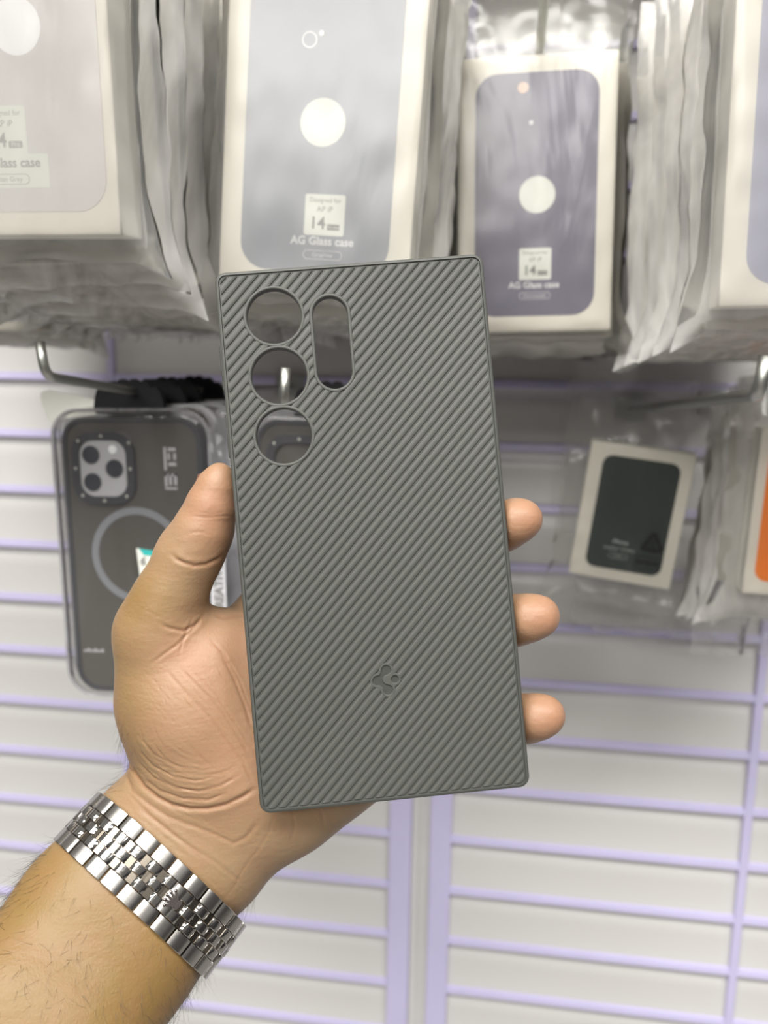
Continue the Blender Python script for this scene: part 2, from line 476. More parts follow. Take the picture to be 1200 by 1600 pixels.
GRP = {}
def panel_mat(name, col, haze=0.0):
    return mat(name, col, 0.30, var=0.05, vscale=14, spec=0.4, coat=0.0)
def boxed_case(loc, roll, tilt, yaw, pm, label, group, bag, panel=(0.0690, 0.134, 0.0125, 0, 0), detail=None, box=None):
    t = empty('boxed_phone_case', M=pose(loc, roll, tilt, yaw))
    tag(t, label, 'boxed phone case', group)
    bo = link('card_box', box or ME_box, None, t)
    bm = bmesh.new()
    w, h, r, cx, cy = panel
    prism(bm, rrect(w, h, r, 8, cx, cy), 0.0, 0.00025, FR)
    obj('printed_panel', bm, pm, t)
    if detail: detail(t)
    link('plastic_bag', bag, None, t)
    return t
def case_print(color_name, circle=(0.001, 0.0005, 0.0102), label_c=(0.0005, -0.0375), camera=True, pale=False, lab_rot=0.0, band=False, txt_dy=0.0, sub='Pro'):
    def f(t):
        z = 0.0003
        bm = bmesh.new()
        prism(bm, circ(circle[2], 56, circle[0], circle[1]), 0.0, z, FR)
        obj('round_window', bm, M_label if not pale else mat('window_white', (0.9, 0.9, 0.9, 1), 0.4), t)
        lx, ly = label_c
        bm = bmesh.new(); prism(bm, rrect(0.0185, 0.0178, 0.0010, 4, lx, ly), 0.0, z, FR)
        st = obj('sticker', bm, M_label, t)
        ik = M_inkmid if pale else M_ink
        bm = bmesh.new()
        text_bm(bm, 'Designed for', 0.0028, lx, ly + 0.0063, z + 3e-5)
        text_bm(bm, 'AP iP', 0.0034, lx, ly + 0.0024, z + 3e-5)
        text_bm(bm, '14', 0.0074, lx - 0.0031, ly - 0.0038, z + 3e-5, bold=0.00015)
        pts = rrect(0.0058, 0.0026, 0.0004, 3, lx + 0.0043, ly - 0.0052)
        bm.faces.new([bm.verts.new(FR(x, y, z + 3e-5)) for x, y in pts])
        obj('sticker_print', bm, ik, st)
        bm = bmesh.new()
        text_bm(bm, sub, 0.0025 if len(sub) < 5 else 0.0016, lx + 0.0043, ly - 0.0052, z + 8e-5)
        obj('sticker_badge_print', bm, M_label, st)
        yb = ly - 0.0120 + txt_dy
        if band:
            bm = bmesh.new(); prism(bm, rrect(0.0400, 0.0126, 0.0005, 3, lx - 0.0025, yb - 0.0030), 0.0, z + 1e-5, FR)
            bd = obj('band_sticker', bm, M_label, t)
        bm = bmesh.new()
        text_bm(bm, 'AG Glass case', 0.0050, lx - 0.0005, yb, z + 5e-5, bold=0.00012)
        text_bm(bm, color_name, 0.0027, lx, yb - 0.0060, z + 5e-5)
        ringprism(bm, rrect(0.0180, 0.0040, 0.0019, 6, lx, yb - 0.0060), rrect(0.0175, 0.0035, 0.0017, 6, lx, yb - 0.0060), z, z + 4e-5)
        obj('box_lettering', bm, M_inkmid if band else M_wtext, t)
    return f
def camera_print(cx, cy, lensmat, dots):
    def f(t):
        bm = bmesh.new()
        for x, y, r0, r1 in dots:
            if r1 > 0: ringprism(bm, circ(r0, 32, cx + x, cy + y), circ(r1, 32, cx + x, cy + y), 0.00025, 0.00032)
            else: prism(bm, circ(r0, 24, cx + x, cy + y), 0.0, 0.00034, FR)
        obj('camera_picture', bm, lensmat, t)
    return f
def both(*fs):
    def f(t):
        for g in fs: g(t)
    return f

PM_glare = panel_mat('panel_glare_grey', (0.64, 0.615, 0.60, 1))  # grey panel, paled: glare of the film is put into its colour
PM_blue = panel_mat('panel_blue_grey', (0.225, 0.240, 0.275, 1))
PM_purple = panel_mat('panel_purple_grey', (0.165, 0.155, 0.205, 1))
PM_lav = panel_mat('panel_lavender', (0.33, 0.33, 0.43, 1))
PM_green = mat('panel_dark_green', (0.020, 0.030, 0.026, 1), 0.45)
PM_orange = mat('panel_orange', (0.82, 0.21, 0.002, 1), 0.45)
M_glint = mat('lens_picture_white', (0.75, 0.76, 0.76, 1), 0.4)
M_warm = mat('lens_picture_warm', (0.70, 0.52, 0.42, 1), 0.4)

def at_edge(px_right=None, py_bottom=None, y=0.5, W=BW, H=BH, px_left=None):
    """centre of a front whose right (or left) edge and bottom fall on the given sight lines"""
    if px_right is not None:
        q = P(px_right, py_bottom, y); return Vector((q.x - W / 2, y, q.z + H / 2))
    q = P(px_left, py_bottom, y); return Vector((q.x + W / 2, y, q.z + H / 2))

gl = 'bagged glass case boxes, left stack'
ORD = ['second', 'third', 'fourth', 'fifth', 'sixth', 'seventh', 'eighth', 'ninth', 'tenth', 'eleventh', 'twelfth', 'thirteenth', 'fourteenth', 'fifteenth', 'sixteenth', 'seventeenth', 'eighteenth']
# left stack
boxed_case(at_edge(181, 364, .320), 0.3, 4, 0, PM_glare, 'bagged white box with glare-paled grey panel and two stickers, frontmost at upper left', gl, BAGS[0],
           detail=case_print('Titan Grey', circle=(0.0072, 0.0, 0.0102), label_c=(-0.0012, -0.0367), pale=True, band=True), panel=(0.0700, 0.134, 0.0125, 0.0050, 0))
LA = [(.3455, 222, 408, -1.5), (.371, 262, 441, .8), (.3965, 292, 464, 1.0), (.422, 322, 477, 1.5), (.4475, 341, 484, 1.0), (.473, 364, 489, 1.4), (.4985, 386, 493, .8), (.524, 406, 497, 1.2)] + [(.550 + .0262 * k, 793 - 211 / (.550 + .0262 * k), 500 + 2 * k, 1.0) for k in range(7)]
for i, (y, rr_, b_, ro) in enumerate(LA):
    boxed_case(at_edge(rr_ - 6, b_, y), ro, 4, 0, PM_glare, 'bagged white box in the upper left stack, %s from the front' % ORD[i], gl, BAGS2[i % 4])
for k in range(5):                              # unseen stack added left of the frame to shade the wall
    boxed_case(Vector((-.312 - .002 * (k % 2), .345 + k * .046, CZ + .118 - .001 * k)), .5, 2, 0, PM_glare,
               'bagged white box in the added unseen left stack shading the wall, %s from the front' % (['first'] + ORD)[k], 'bagged glass case boxes, added shading stack left of the frame', BAGS2[k % 4])
# centre stack
gc = 'bagged glass case boxes, centre stack'
boxed_case(at_edge(652, 457, .385), 3.4, 0, 0, PM_blue, 'bagged white box with blue-grey panel directly above the grey ribbed case', gc, BAGS[1],
           detail=both(case_print('Graphite', circle=(0.001, -0.0028, 0.0102), label_c=(0.0042, -0.0420), txt_dy=0.0005, sub='Pro max'),
                       camera_print(-0.0070, 0.0310, M_glint, [(0, 0, .0034, .0029), (.0052, 0.0028, .0011, 0)])))
for i, (y, rx, by) in enumerate([(.411, 664, 470), (.437, 680, 478), (.463, 686, 486), (.489, 684, 490), (.515, 672, 494), (.541, 664, 497)] + [(.567 + .0262 * k, 793 - 70 / (.567 + .0262 * k), 500 + 2 * k) for k in range(7)]):
    boxed_case(at_edge(rx - 6, by, y), 2.6 + (i % 3) * .5, 0, 0, PM_blue,
               'bagged white box in the upper centre stack, %s from the front' % ORD[i], gc, BAGS2[(i + 1) % 4])
# middle-right short stack
gm = 'bagged glass case boxes, short stack'
boxed_case(at_edge(948, 519, .510), -1.6, 0, 0, PM_purple, 'bagged white box with purple-grey panel, fully visible between two taller stacks', gm, BAGS[2],
           detail=both(case_print('Dark purple', circle=(0.001, 0.0010, 0.0102), sub='Pro max'),
                       camera_print(-0.0078, 0.0590, M_warm, [(0, 0, .0030, 0)]), camera_print(-0.0030, 0.0402, M_glint, [(0, 0, .0012, 0)])))
for i in range(8):
    y = .5365 + i * .0262
    boxed_case(at_edge(787 + (89 if i < 4 else 84) / y + 2 * (i % 2), 527 + i * 2.2, y), -1.2 + (i % 3) * .4, 0, 0, PM_purple,
               'bagged white box in the short middle stack, %s from the front' % ORD[i], gm, BAGS[2])
# right stack
gr = 'bagged glass case boxes, right stack'
boxed_case(at_edge(px_left=1117, py_bottom=475, y=.385), -1.5, 1, 0, PM_lav, 'bagged white box with lavender panel, cut by the right edge of the photo', gr, BAGS[3],
           panel=(0.0690, 0.134, 0.0125, 0, 0))
for i, (y, lx_, by) in enumerate([(.411, 1106, 487), (.437, 1082, 500), (.463, 1056, 512), (.489, 1030, 523), (.515, 1004, 533), (.541, 1010, 536), (.567, 1010, 538), (.593, 1004, 540)] + [(.619 + .0262 * k, 1012, 541 + k) for k in range(5)]):
    boxed_case(at_edge(px_left=lx_ - 3, py_bottom=by, y=y), -1.3 + .6 * math.sin(i * 2.1), 1, 0, PM_lav,
               'bagged white box in the upper right stack, %s from the front' % ORD[i], gr, BAGS2[i % 4])
# lower left boxes behind the left stack
gb = 'low boxes behind the left stack'
boxed_case(at_edge(106, 517, .590), 0.5, 0, 0, PM_lav, 'bagged white box with lavender panel peeking out below the upper left stack', gb, BAGS[4],
           panel=(0.060, 0.126, 0.0100, -0.0045, 0.001))
for i in range(1):
    boxed_case(at_edge(126 + i * 12, 524 + i * 2, .618 + i * .0262), 0.6 * (-1) ** i, 0, 0, PM_lav,
               'bagged white box hanging low behind the left stack, %s from the front' % ORD[i], gb, BAGS2[(i + 2) % 4])

# ------------------------------------------------------------------ wallet boxes
def wallet_print(name, marks=True):
    def f(t):
        z = 0.0003
        bm = bmesh.new()
        text_bm(bm, 'iPhone', 0.0042, -0.004, -0.0215, z, bold=.0001)
        text_bm(bm, 'Leather Wallet', 0.0038, -0.004, -0.0268, z)
        text_bm(bm, name, 0.0028, -0.004, -0.0325, z)
        ringprism(bm, rrect(0.014, 0.0046, 0.0022, 5, -0.004, -0.0325), rrect(0.0134, 0.0040, 0.0019, 5, -0.004, -0.0325), z, z + 4e-5)
        obj('box_lettering', bm, mat('ink_wallet', (0.42, 0.45, 0.43, 1), 0.5), t)
        if marks:
            z = 0.0030
            bm = bmesh.new()
            cx, cy = 0.0190, -0.0185
            R = 0.0085
            for k in range(3):
                a = math.radians(90 + 120 * k); b2 = math.radians(90 + 120 * (k + 1))
                A = Vector((math.cos(a), math.sin(a))) * R; B = Vector((math.cos(b2), math.sin(b2))) * R
                d = (B - A); nrm = Vector((-d.y, d.x)).normalized() * 0.0011
                p0 = A + d * 0.10; p1 = A + d * 0.62; p2 = A + d * 0.86
                q = [p0 - nrm, p1 - nrm, p1 - nrm * 2, p2, p1 + nrm * 2, p1 + nrm, p0 + nrm]
                prism(bm, [(cx + e.x, cy + e.y) for e in q], z, z + 5e-5, FR)
                e0 = A * 0.98
                s = Vector((-e0.y, e0.x)).normalized() * .0022
                c0 = A * 0.86
                prism(bm, [(cx + e.x, cy + e.y) for e in (c0 - s * 1.2, c0 - s * .6 + A * .16, c0 + s * .6 + A * .16, c0 + s * 1.2, c0 + s * .3 - A * .1, c0 - s * .3 - A * .1)], z, z + 6e-5, FR)
            text_bm(bm, '7', 0.0050, cx, cy - 0.0003, z + 3e-5, bold=.0002)
            ringprism(bm, rrect(0.0185, 0.0100, 0.0004, 2, cx - .001, cy - .0150), rrect(0.0177, 0.0092, 0.0003, 2, cx - .001, cy - .0150), z, z + 4e-5)
            for k in range(5): prism(bm, rrect(.0022, .0030 - .0008 * (k % 2), .0003, 2, cx - .0075 + k * .0032, cy - .0150), z, z + 5e-5, FR)
            obj('recycling_print', bm, M_black, t)
    return f
def wallet_box(loc, roll, tilt, yaw, pm, label, group, bag, detail=None, pw=.0565):
    t = empty('boxed_wallet', M=pose(loc, roll, tilt, yaw))
    tag(t, label, 'boxed wallet', group)
    link('card_box', ME_wbox, None, t)
    bm = bmesh.new(); prism(bm, rrect(pw, 0.0875, 0.0075, 8, 0.0008 if pw < .06 else 0, 0.0), 0.0, 0.00025, FR)
    obj('printed_panel', bm, pm, t)
    if detail: detail(t)
    link('plastic_bag', bag, None, t)
    return t
gw = 'boxed wallets on the right hooks'
wallet_box(P(986, 806, .64), 6.5, 3, -4, PM_green, 'bagged small white box with dark green panel and recycling mark, tilted', gw, WBAG_F, wallet_print('Green'))
# film skirt that hangs round the green wallet box
for i in range(6):
    y = .540 + i * .0215
    q = P(1163 - i * 11 + 3 * (i % 2), 930 - i * 2, y)
    wallet_box(Vector((q.x + .038, y, q.z + .0525)), 1.5 + .8 * math.sin(i * 1.7), 1, 0, PM_orange,
               ('bagged small white box with orange panel at the right edge' if i == 0 else 'bagged small white box behind the orange panelled one, %s from the front' % ORD[i - 1]),
               gw, WBAG_F if i == 0 else WBAGS[i % 3], None, .0640)
def loose_bag(name, loc, W, H, seed, label, roll=0, m_=None):
    from mathutils import noise
    nu, nv = 30, 30
    v, f = [], []
    off = Vector((seed * 2.3, seed, 0))
    for j in range(nv + 1):
        for i in range(nu + 1):
            x = (i / nu - .5) * W; z = (j / nv - .5) * H
            wav = noise.noise(Vector((x * 30, 0, z * 25)) + off)
            v.append((x + .004 * noise.noise(Vector((0, z * 60, 1)) + off), .005 * wav + .003 * noise.noise(Vector((x * 90, 3, z * 70)) + off), z + .004 * noise.noise(Vector((x * 60, 0, 2)) + off)))
    for j in range(nv):
        for i in range(nu):
            f.append((j * (nu + 1) + i, j * (nu + 1) + i + 1, (j + 1) * (nu + 1) + i + 1, (j + 1) * (nu + 1) + i))
    n = len(v)
    v += [(x, y + .004 + .002 * math.sin(x * 200), z) for x, y, z in v]
    f += [tuple(k + n for k in q[::-1]) for q in f]
    o = pyobj(name, v, f, m_ or M_bagfold, None, True)
    o.matrix_world = pose(loc, roll)
    return tag(o, label, 'plastic bag')
M_bagfold = plastic('bag_film_loose', (0.86, 0.86, 0.85, 1), 0.13)
M_baggrey = plastic('bag_film_grey', (0.42, 0.42, 0.44, 1), 0.70, scale=18)
loose_bag('plastic_bag', P(1165, 960, .60), .070, .062, 3, 'loose clear plastic bag hanging below the orange panelled box')
loose_bag('plastic_bag', P(1012, 915, .70), .115, .085, 5, 'flat clear plastic bag hanging behind and below the green panelled box', 3)
loose_bag('plastic_bag', P(1003, 720, .70), .125, .130, 6, 'clear plastic bag hanging on the hook behind the green panelled box')

# ------------------------------------------------------------------ peg hooks
def hook(pts, label, r=.0026):
    bm = bmesh.new(); tube(bm, rounded_path(pts, .007), r, 14)
    o = obj('peg_hook', bm, M_steel, None, True)
    tag(o, label, 'peg hook', 'steel peg hooks in the wall slots')
    e = Vector(pts[-1])
    bm = bmesh.new(); bbox_bm(bm, e.x - .014, e.x + .014, WY - .006, WY + .004, e.z - .010, e.z + .012, .0015)
    obj('mounting_plate', bm, M_steel, o, 30)
    return o
hook([P(62, 534, .362), P(71, 588, .362), P(215, 612, .452), P(455, 604, WY)], 'steel peg hook with upturned tip at the far left, holding the clear case packs', .0023)
hook([P(446, 575, .36), P(443, 634, .36), P(512, 628, .452), P(626, 604, WY)], 'steel peg hook seen through the middle camera hole of the held case', .0022)
hook([P(1197, 556, .40), P(1186, 617, .40), P(985, 641, WY)], 'steel peg hook with upturned tip at the right edge', .0033)
def straight_hook(px, py, y, y0, label):
    q = P(px, py, y)
    return hook([(q.x, y0 , q.z + .02), (q.x, y0, q.z), (q.x, WY, q.z)], label)
straight_hook(846, 46, .505, .33, 'peg hook entering the bag of the purple-grey box at top')
straight_hook(40, -150, .33, .28, 'peg hook above the frame carrying the left stack')
straight_hook(520, -90, .40, .34, 'peg hook above the frame carrying the centre stack')
straight_hook(1275, -90, .40, .34, 'peg hook above the frame carrying the right stack')
q = P(1265, 655, .54)
hook([(q.x, .48, q.z + .02), (q.x, .44, q.z), (q.x, WY, q.z)], 'peg hook beyond the right edge carrying the orange panelled box')

#PACKS
# ------------------------------------------------------------------ clear phone case packs
def shell(w, h, d, r, m, name, parent, z0=0.0, flange=.004):
    """thin vacuum-formed cover: rounded front, side walls, flange; front at +z towards the viewer"""
    bm = bmesh.new()
    loops = []
    for inset, z in ((-flange, z0), (0.0, z0), (0.0, z0 + d * .75), (0.0012, z0 + d * .93), (0.0042, z0 + d), (.010, z0 + d)):
        pts = rrect(w - 2 * inset, h - 2 * inset, max(.002, r - inset), 10)
        loops.append([bm.verts.new(FR(x, y, z)) for x, y in pts])
    n = len(loops[0])
    for a, b in zip(loops[:-1], loops[1:]):
        for i in range(n):
            bm.faces.new((a[i], a[(i + 1) % n], b[(i + 1) % n], b[i]))
    bm.faces.new(loops[-1])
    return obj(name, bm, m, parent, True)
M_smoke = plastic('smoked_back', (0.16, 0.15, 0.13, 1), 0.85, rough=0.25, scale=3, bump=0.0)
M_smokeop = mat('smoked_case_back', (0.055, 0.051, 0.042, 1), 0.35, coat=.3, var=.12, vscale=9)
M_bumper = mat('black_bumper', (0.022, 0.022, 0.026, 1), 0.4)
M_camplate = mat('camera_plate_silver', (0.36, 0.36, 0.37, 1), 0.4)
M_lens = mat('lens_dark', (0.025, 0.027, 0.035, 1), 0.25)
M_ring = mat('magnet_ring_grey', (0.16, 0.165, 0.18, 1), 0.45)
M_screw = mat('screw_pale', (0.55, 0.56, 0.5, 1), 0.4)
M_card = mat('backing_card_grey', (0.30, 0.30, 0.31, 1), 0.5, var=.05, vscale=15)
M_teal = mat('teal_print', (0.03, 0.42, 0.40, 1), 0.5)
def hang_tab(parent):
    bm = bmesh.new()
    pts = []
    W = .040
    top = []
    for i in range(41):                    # scalloped upper outline
        u = -1 + 2 * i / 40
        top.append((u * W / 2, .003 + .009 * max(0, 1 - u * u) ** .6 + .0018 * abs(math.sin(u * 9))))
    pts = top[::-1] + [(-W / 2 - .001, -.002), (-W / 2, -.006), (W / 2, -.006), (W / 2 + .001, -.002)]
    T = lambda x, y, z: (x, -z, y + .0890)
    prism(bm, pts, -.002, .002, T)
    return obj('hang_tab', bm, M_black, parent, 40)
def case_pack(loc, roll, label, full=True, cam_plate=True):
    t = empty('phone_case_pack', M=pose(loc, roll, 0, 0))
    tag(t, label, 'phone case pack', 'clear phone case packs on the lower hooks')
    bm = bmesh.new(); prism(bm, rrect(.0965, .176, .015, 8), -.0125, -.0120, FR)
    obj('backing_card', bm, M_card, t)
    shell(.0945, .172, .017, .0165, M_clear, 'blister_cover', t, -.0120, .0012)
    bm = bmesh.new()
    ringprism(bm, rrect(.0950, .1725, .0165, 10), rrect(.0930, .1705, .0155, 10), .0020, .0038)
    obj('blister_rim', bm, M_rim, t, 40)
    cy = -.001
    cw, chh = .0835, .1635
    bm = bmesh.new(); prism(bm, rrect(cw - .003, chh - .003, .012, 8, 0, cy), -.0085, .0015, FR)
    pc = obj('case_body', bm, M_smokeop, t, 40)
    bm = bmesh.new(); ringprism(bm, rrect(cw, chh, .0135, 10, 0, cy), rrect(cw - .0050, chh - .0050, .0115, 10, 0, cy), -.0095, .0024)
    obj('bumper_frame', bm, M_bumper, pc, 40)
    cx0, cy0 = -.0166, .0520
    bm = bmesh.new(); ringprism(bm, rrect(.0376, .0416, .0120, 8, cx0, cy0), rrect(.0285, .0325, .0085, 8, cx0, cy0), .0010, .0042)
    cr = obj('camera_frame', bm, M_bumper, pc, 40)
    if cam_plate:
        bm = bmesh.new(); prism(bm, rrect(.0285, .0325, .0085, 8, cx0, cy0), .0005, .0032, FR)
        obj('camera_plate', bm, M_camplate, pc, 40)
        for lx, ly in ((-.0072, .0078), (.0068, 0.0), (-.0070, -.0080)):
            bm = bmesh.new(); prism(bm, circ(.0052, 36, cx0 + lx, cy0 + ly), .002, .0040, FR)
            obj('lens_opening', bm, M_lens, pc, 40)
        bm = bmesh.new(); prism(bm, circ(.0024, 24, cx0 + .0062, cy0 + .0110), .002, .0036, FR)
        obj('flash_opening', bm, M_glint, pc, 40)
    for ax, ay in ((0, 1), (1, .8), (1, 0), (.82, -.85), (0, -1), (-.8, -.85), (-1, 0), (-.85, .85)):
        bm = bmesh.new()
        sx, sy = cx0 + ax * .0166, cy0 + ay * .0186
        bbox_bm(bm, sx - .0009, sx + .0009, -.0045, -.0040, sy - .0003, sy + .0003)
        bbox_bm(bm, sx - .0003, sx + .0003, -.0045, -.0040, sy - .0009, sy + .0009)
        obj('screw', bm, M_screw, pc)
    bm = bmesh.new(); ringprism(bm, circ(.0285, 64, .0007, .0010), circ(.0242, 64, .0007, .0010), .0014, .0019)
    bbox_bm(bm, -.0015, .0029, -.0019, -.0014, -.042, -.030)
    obj('magnet_ring', bm, M_ring, pc, 40)
    bm = bmesh.new()                                 # upright logo lettering by the edge
    for x0, x1, y0, y1 in ((-.0040, -.0024, -.0010, .0145), (-.0012, .0040, .0020, .0042), (-.0012, .0040, .0120, .0142), (-.0040, .0040, -.0050, -.0034),
                           (-.0040, -.0024, -.0120, -.0034), (-.0012, .0006, -.0110, -.0034), (.0022, .0040, -.0110, -.0034), (-.0040, .0040, -.0140, -.0126), (-.0014, .0000, .006, .0105), (.0024, .0040, .006, .0105)):
        bbox_bm(bm, .0230 + x0 * .9, .0230 + x1 * .9, -.0018, -.0014, .0520 + y0 * .85, .0520 + y1 * .85)
    obj('logo_print', bm, M_camplate, pc)
    bm = bmesh.new(); [bbox_bm(bm, -.037 + k * .0022, -.0355 + k * .0022, -.0018, -.0014, -.0592, -.0578 + .0008 * (k % 2)) for k in range(6)]
    obj('small_print', bm, M_camplate, pc)
    if full:
        bm = bmesh.new(); prism(bm, [(.006, .0065), (.0215, .0045), (.0215, -.019), (.009, -.020), (.0045, -.0135), (.0075, -.011)], .0072, .0076, FR)
        st = obj('price_sticker', bm, M_label, t); st.location.x = -.0035
        bm = bmesh.new(); prism(bm, [(.0078, .0064), (.0215, .0046), (.0215, .0018), (.0105, .0026)], .0074, .0078, FR)
        prism(bm, [(.0047, -.0134), (.0076, -.0110), (.0076, -.0094), (.0060, -.0116)], .0074, .0078, FR)
        obj('sticker_band', bm, M_teal, st)
        bm = bmesh.new(); text_bm(bm, '6', .0068, .0100, -.0010, .0079, rot=-.25, bold=.0002); text_bm(bm, '9', .0068, .0100, -.0155, .0079, rot=-.25, bold=.0002)
        obj('sticker_print', bm, M_ink, st)
    hang_tab(t)
    return t
def hook_x(y):                              # where the left hook's wire runs at distance y
    a, b, c = P(71, 588, .362), P(215, 612, .452), P(455, 604, WY)
    if y < .59: return a + (b - a) * ((y - .45) / .14)
    return b + (c - b) * ((y - .59) / (WY - .59))
q0 = Vector((-.2095, .450, CZ - .1100))
case_pack(q0, -1.2, 'clear plastic pack holding a smoked phone case with three-lens cutout, frontmost on the left hook')
for i in range(4):
    y = .474 + i * .026
    q = Vector((q0.x + .004 * math.sin(i * 1.9 + 1) - .0006 * i, y, q0.z + .0015 * math.sin(i * 2.5)))
    c_ = case_pack(q, -1.0 + .8 * math.sin(i * 2), 'clear phone case pack on the left hook, %s from the front' % ORD[i], False)
case_pack(P(512, 882, .450), 1.0, 'clear phone case pack mostly hidden behind the held case, seen through its lowest camera hole', False, False)
# side card with upright writing and a white paper corner
M_sidecard = mat('side_card', (0.50, 0.50, 0.52, 1), 0.5)
qs = P(341, 918, .440)
bm = bmesh.new(); bbox_bm(bm, -.0045, .0045, 0, .0006, -.045, .030)
sc = obj('side_card', bm, M_sidecard); sc.matrix_world = pose(qs, -1)
tag(sc, 'narrow pale card with upright black writing beside the front clear pack', 'card')
bm = bmesh.new(); text_bm(bm, 'CREATIVE A', .0070, .0006, .002, .0004, rot=math.pi / 2 , bold=.0003)
obj('lettering', bm, M_ink, sc)
bm = bmesh.new()
prism(bm, [(-.018, .004), (-.017, .008), (-.012, .0095), (.018, .006), (.020, -.002), (-.004, -.007), (-.012, -.009)], 0, .0006, FR)
pf = obj('paper_flap', bm, M_label); pf.matrix_world = pose(P(108, 637, .462), 4)
tag(pf, 'white paper corner sticking up behind the top left of the front clear pack', 'paper')
loose_bag('plastic_bag', P(372, 800, .460), .026, .118, 9, 'greyish plastic bag hanging between the clear pack and the held case', 0, M_baggrey)

#CASE
# ------------------------------------------------------------------ the held phone case
def rodrigues(w):
    w = Vector(w); return Matrix.Rotation(w.length, 3, w.normalized())
CW, CH = 0.083, 0.1655
RC = rodrigues((-0.01536414, 0.04333064, 0.08744635))
TCV = Vector((-0.00345602, -0.00568584, -0.25474002))
MC = (Matrix.Translation((0, 0, CZ)) @ CR.to_4x4()) @ (Matrix.Translation(TCV) @ RC.to_4x4())
def case_xy(px, py):                 # photo point -> point on the back of the case
    d = Vector(((px - 600) / FPX, -(py - 800) / FPX, -1))
    n = RC @ Vector((0, 0, 1))
    t = TCV.dot(n) / d.dot(n)
    l = RC.transposed() @ (d * t - TCV)
    return l.x, l.y
M_rub = mat('grey_rubber', (0.055, 0.0572, 0.051, 1), 0.52, bump=0.25, bscale=4000, spec=0.45)
M_rubin = mat('grey_rubber_deep', (0.080, 0.083, 0.074, 1), 0.6, bump=0.2, bscale=4000)
TH = .0090
bm = bmesh.new()
loops = []
for ins, z in ((.0022, -.0005), (.0013, -.00045), (.0011, 0.0), (.0007, -.00005), (.0003, -.0003), (.00005, -.0009), (0, -.0018), (0, -TH + .0006), (.0003, -TH), (.0012, -TH), (.0015, -TH + .0005), (.0017, -.0025)):
    pts = rrect(CW - 2 * ins, CH - 2 * ins, max(.0006, .0034 - ins), 7)
    loops.append([bm.verts.new((x, y, z)) for x, y in pts])
n_ = len(loops[0])
for a, b in zip(loops[:-1], loops[1:]):
    for i in range(n_): bm.faces.new((a[i], a[(i + 1) % n_], b[(i + 1) % n_], b[i]))
bm.faces.new(list(reversed(loops[0]))); bm.faces.new(loops[-1])
shellc = obj('back_shell', bm, M_rub)
HOLES = [case_xy(428, 494) + (.00835,), case_xy(436, 587.5) + (.00845,), case_xy(443.5, 681) + (.0084,)]
P1 = case_xy(515.5, 490); P2 = case_xy(523, 580)
def pill(r, n=24):
    p1, p2 = Vector(P1), Vector(P2)
    d = (p1 - p2).normalized(); s = Vector((d.y, -d.x))
    out = []
    for i in range(n + 1):
        a = math.pi * i / n
        out.append(tuple(p1 + s * (r * math.cos(a)) + d * (r * math.sin(a))))
    for i in range(n + 1):
        a = math.pi * i / n
        out.append(tuple(p2 - s * (r * math.cos(a)) - d * (r * math.sin(a))))
    return out
LOGO = case_xy(602.5, 1063)
def cutter(grow, z0, z1, logo=None):
    bm = bmesh.new()
    for x, y, r in HOLES: prism(bm, circ(r + grow, 64, x, y), z0, z1)
    prism(bm, pill(.0054 + grow), z0, z1)
    if logo: prism(bm, circ(logo, 48, LOGO[0], LOGO[1]), z0, z1)
    bmesh.ops.recalc_face_normals(bm, faces=bm.faces)
    me = bpy.data.meshes.new('c'); bm.to_mesh(me); bm.free()
    o = bpy.data.objects.new('c', me); COL.objects.link(o)
    return o
# two separate cutters so neighbouring rims never overlap inside one operand
def cut_all(o, grow, z0, z1):
    for x, y, r in HOLES:
        bm = bmesh.new(); prism(bm, circ(r + grow, 64, x, y), z0, z1); bmesh.ops.recalc_face_normals(bm, faces=bm.faces)
        me = bpy.data.meshes.new('c'); bm.to_mesh(me); bm.free(); c = bpy.data.objects.new('c', me); COL.objects.link(c)
        bpy.context.view_layer.update(); boolean(o, c, 'DIFFERENCE'); bpy.data.objects.remove(c)
    bm = bmesh.new(); prism(bm, pill(.0054 + grow), z0, z1); bmesh.ops.recalc_face_normals(bm, faces=bm.faces)
    me = bpy.data.meshes.new('c'); bm.to_mesh(me); bm.free(); c = bpy.data.objects.new('c', me); COL.objects.link(c)
    bpy.context.view_layer.update(); boolean(o, c, 'DIFFERENCE'); bpy.data.objects.remove(c)
cut_all(shellc, .0002, -.02, .01)
# ribs: one combed sheet of diagonal ridges
PR = .002345
ang = math.radians(45.3)
td = Vector((math.cos(ang), math.sin(ang), 0)); sd = Vector((-math.sin(ang), math.cos(ang), 0))   # along / across the ribs
bm = bmesh.new()
L = .14
nr = int(.25 / PR)
pr = []
for k in range(-nr // 2, nr // 2):
    s0 = k * PR + .0006
    for ds, z in ((0.0, -.00062), (.00024, -.00060), (.00050, -.00012), (.00085, -.00002), (.0014, 0.0), (.00190, -.00004), (.00216, -.00016), (.00226, -.00040)):
        pr.append((s0 + ds, z))
pr = [(-s, z) for s, z in pr][::-1]
ta, tb = [], []
for s, z in pr:
    ta.append(bm.verts.new(sd * s - td * L + Vector((0, 0, z)))); tb.append(bm.verts.new(sd * s + td * L + Vector((0, 0, z))))
for i in range(len(pr) - 1): bm.faces.new((ta[i], ta[i + 1], tb[i + 1], tb[i]))
za = [bm.verts.new(sd * pr[0][0] - td * L + Vector((0, 0, -.0012))), bm.verts.new(sd * pr[-1][0] - td * L + Vector((0, 0, -.0012)))]
zb = [bm.verts.new(sd * pr[0][0] + td * L + Vector((0, 0, -.0012))), bm.verts.new(sd * pr[-1][0] + td * L + Vector((0, 0, -.0012)))]
bm.faces.new([za[1], za[0]] + ta); bm.faces.new([zb[0], zb[1]] + tb[::-1])
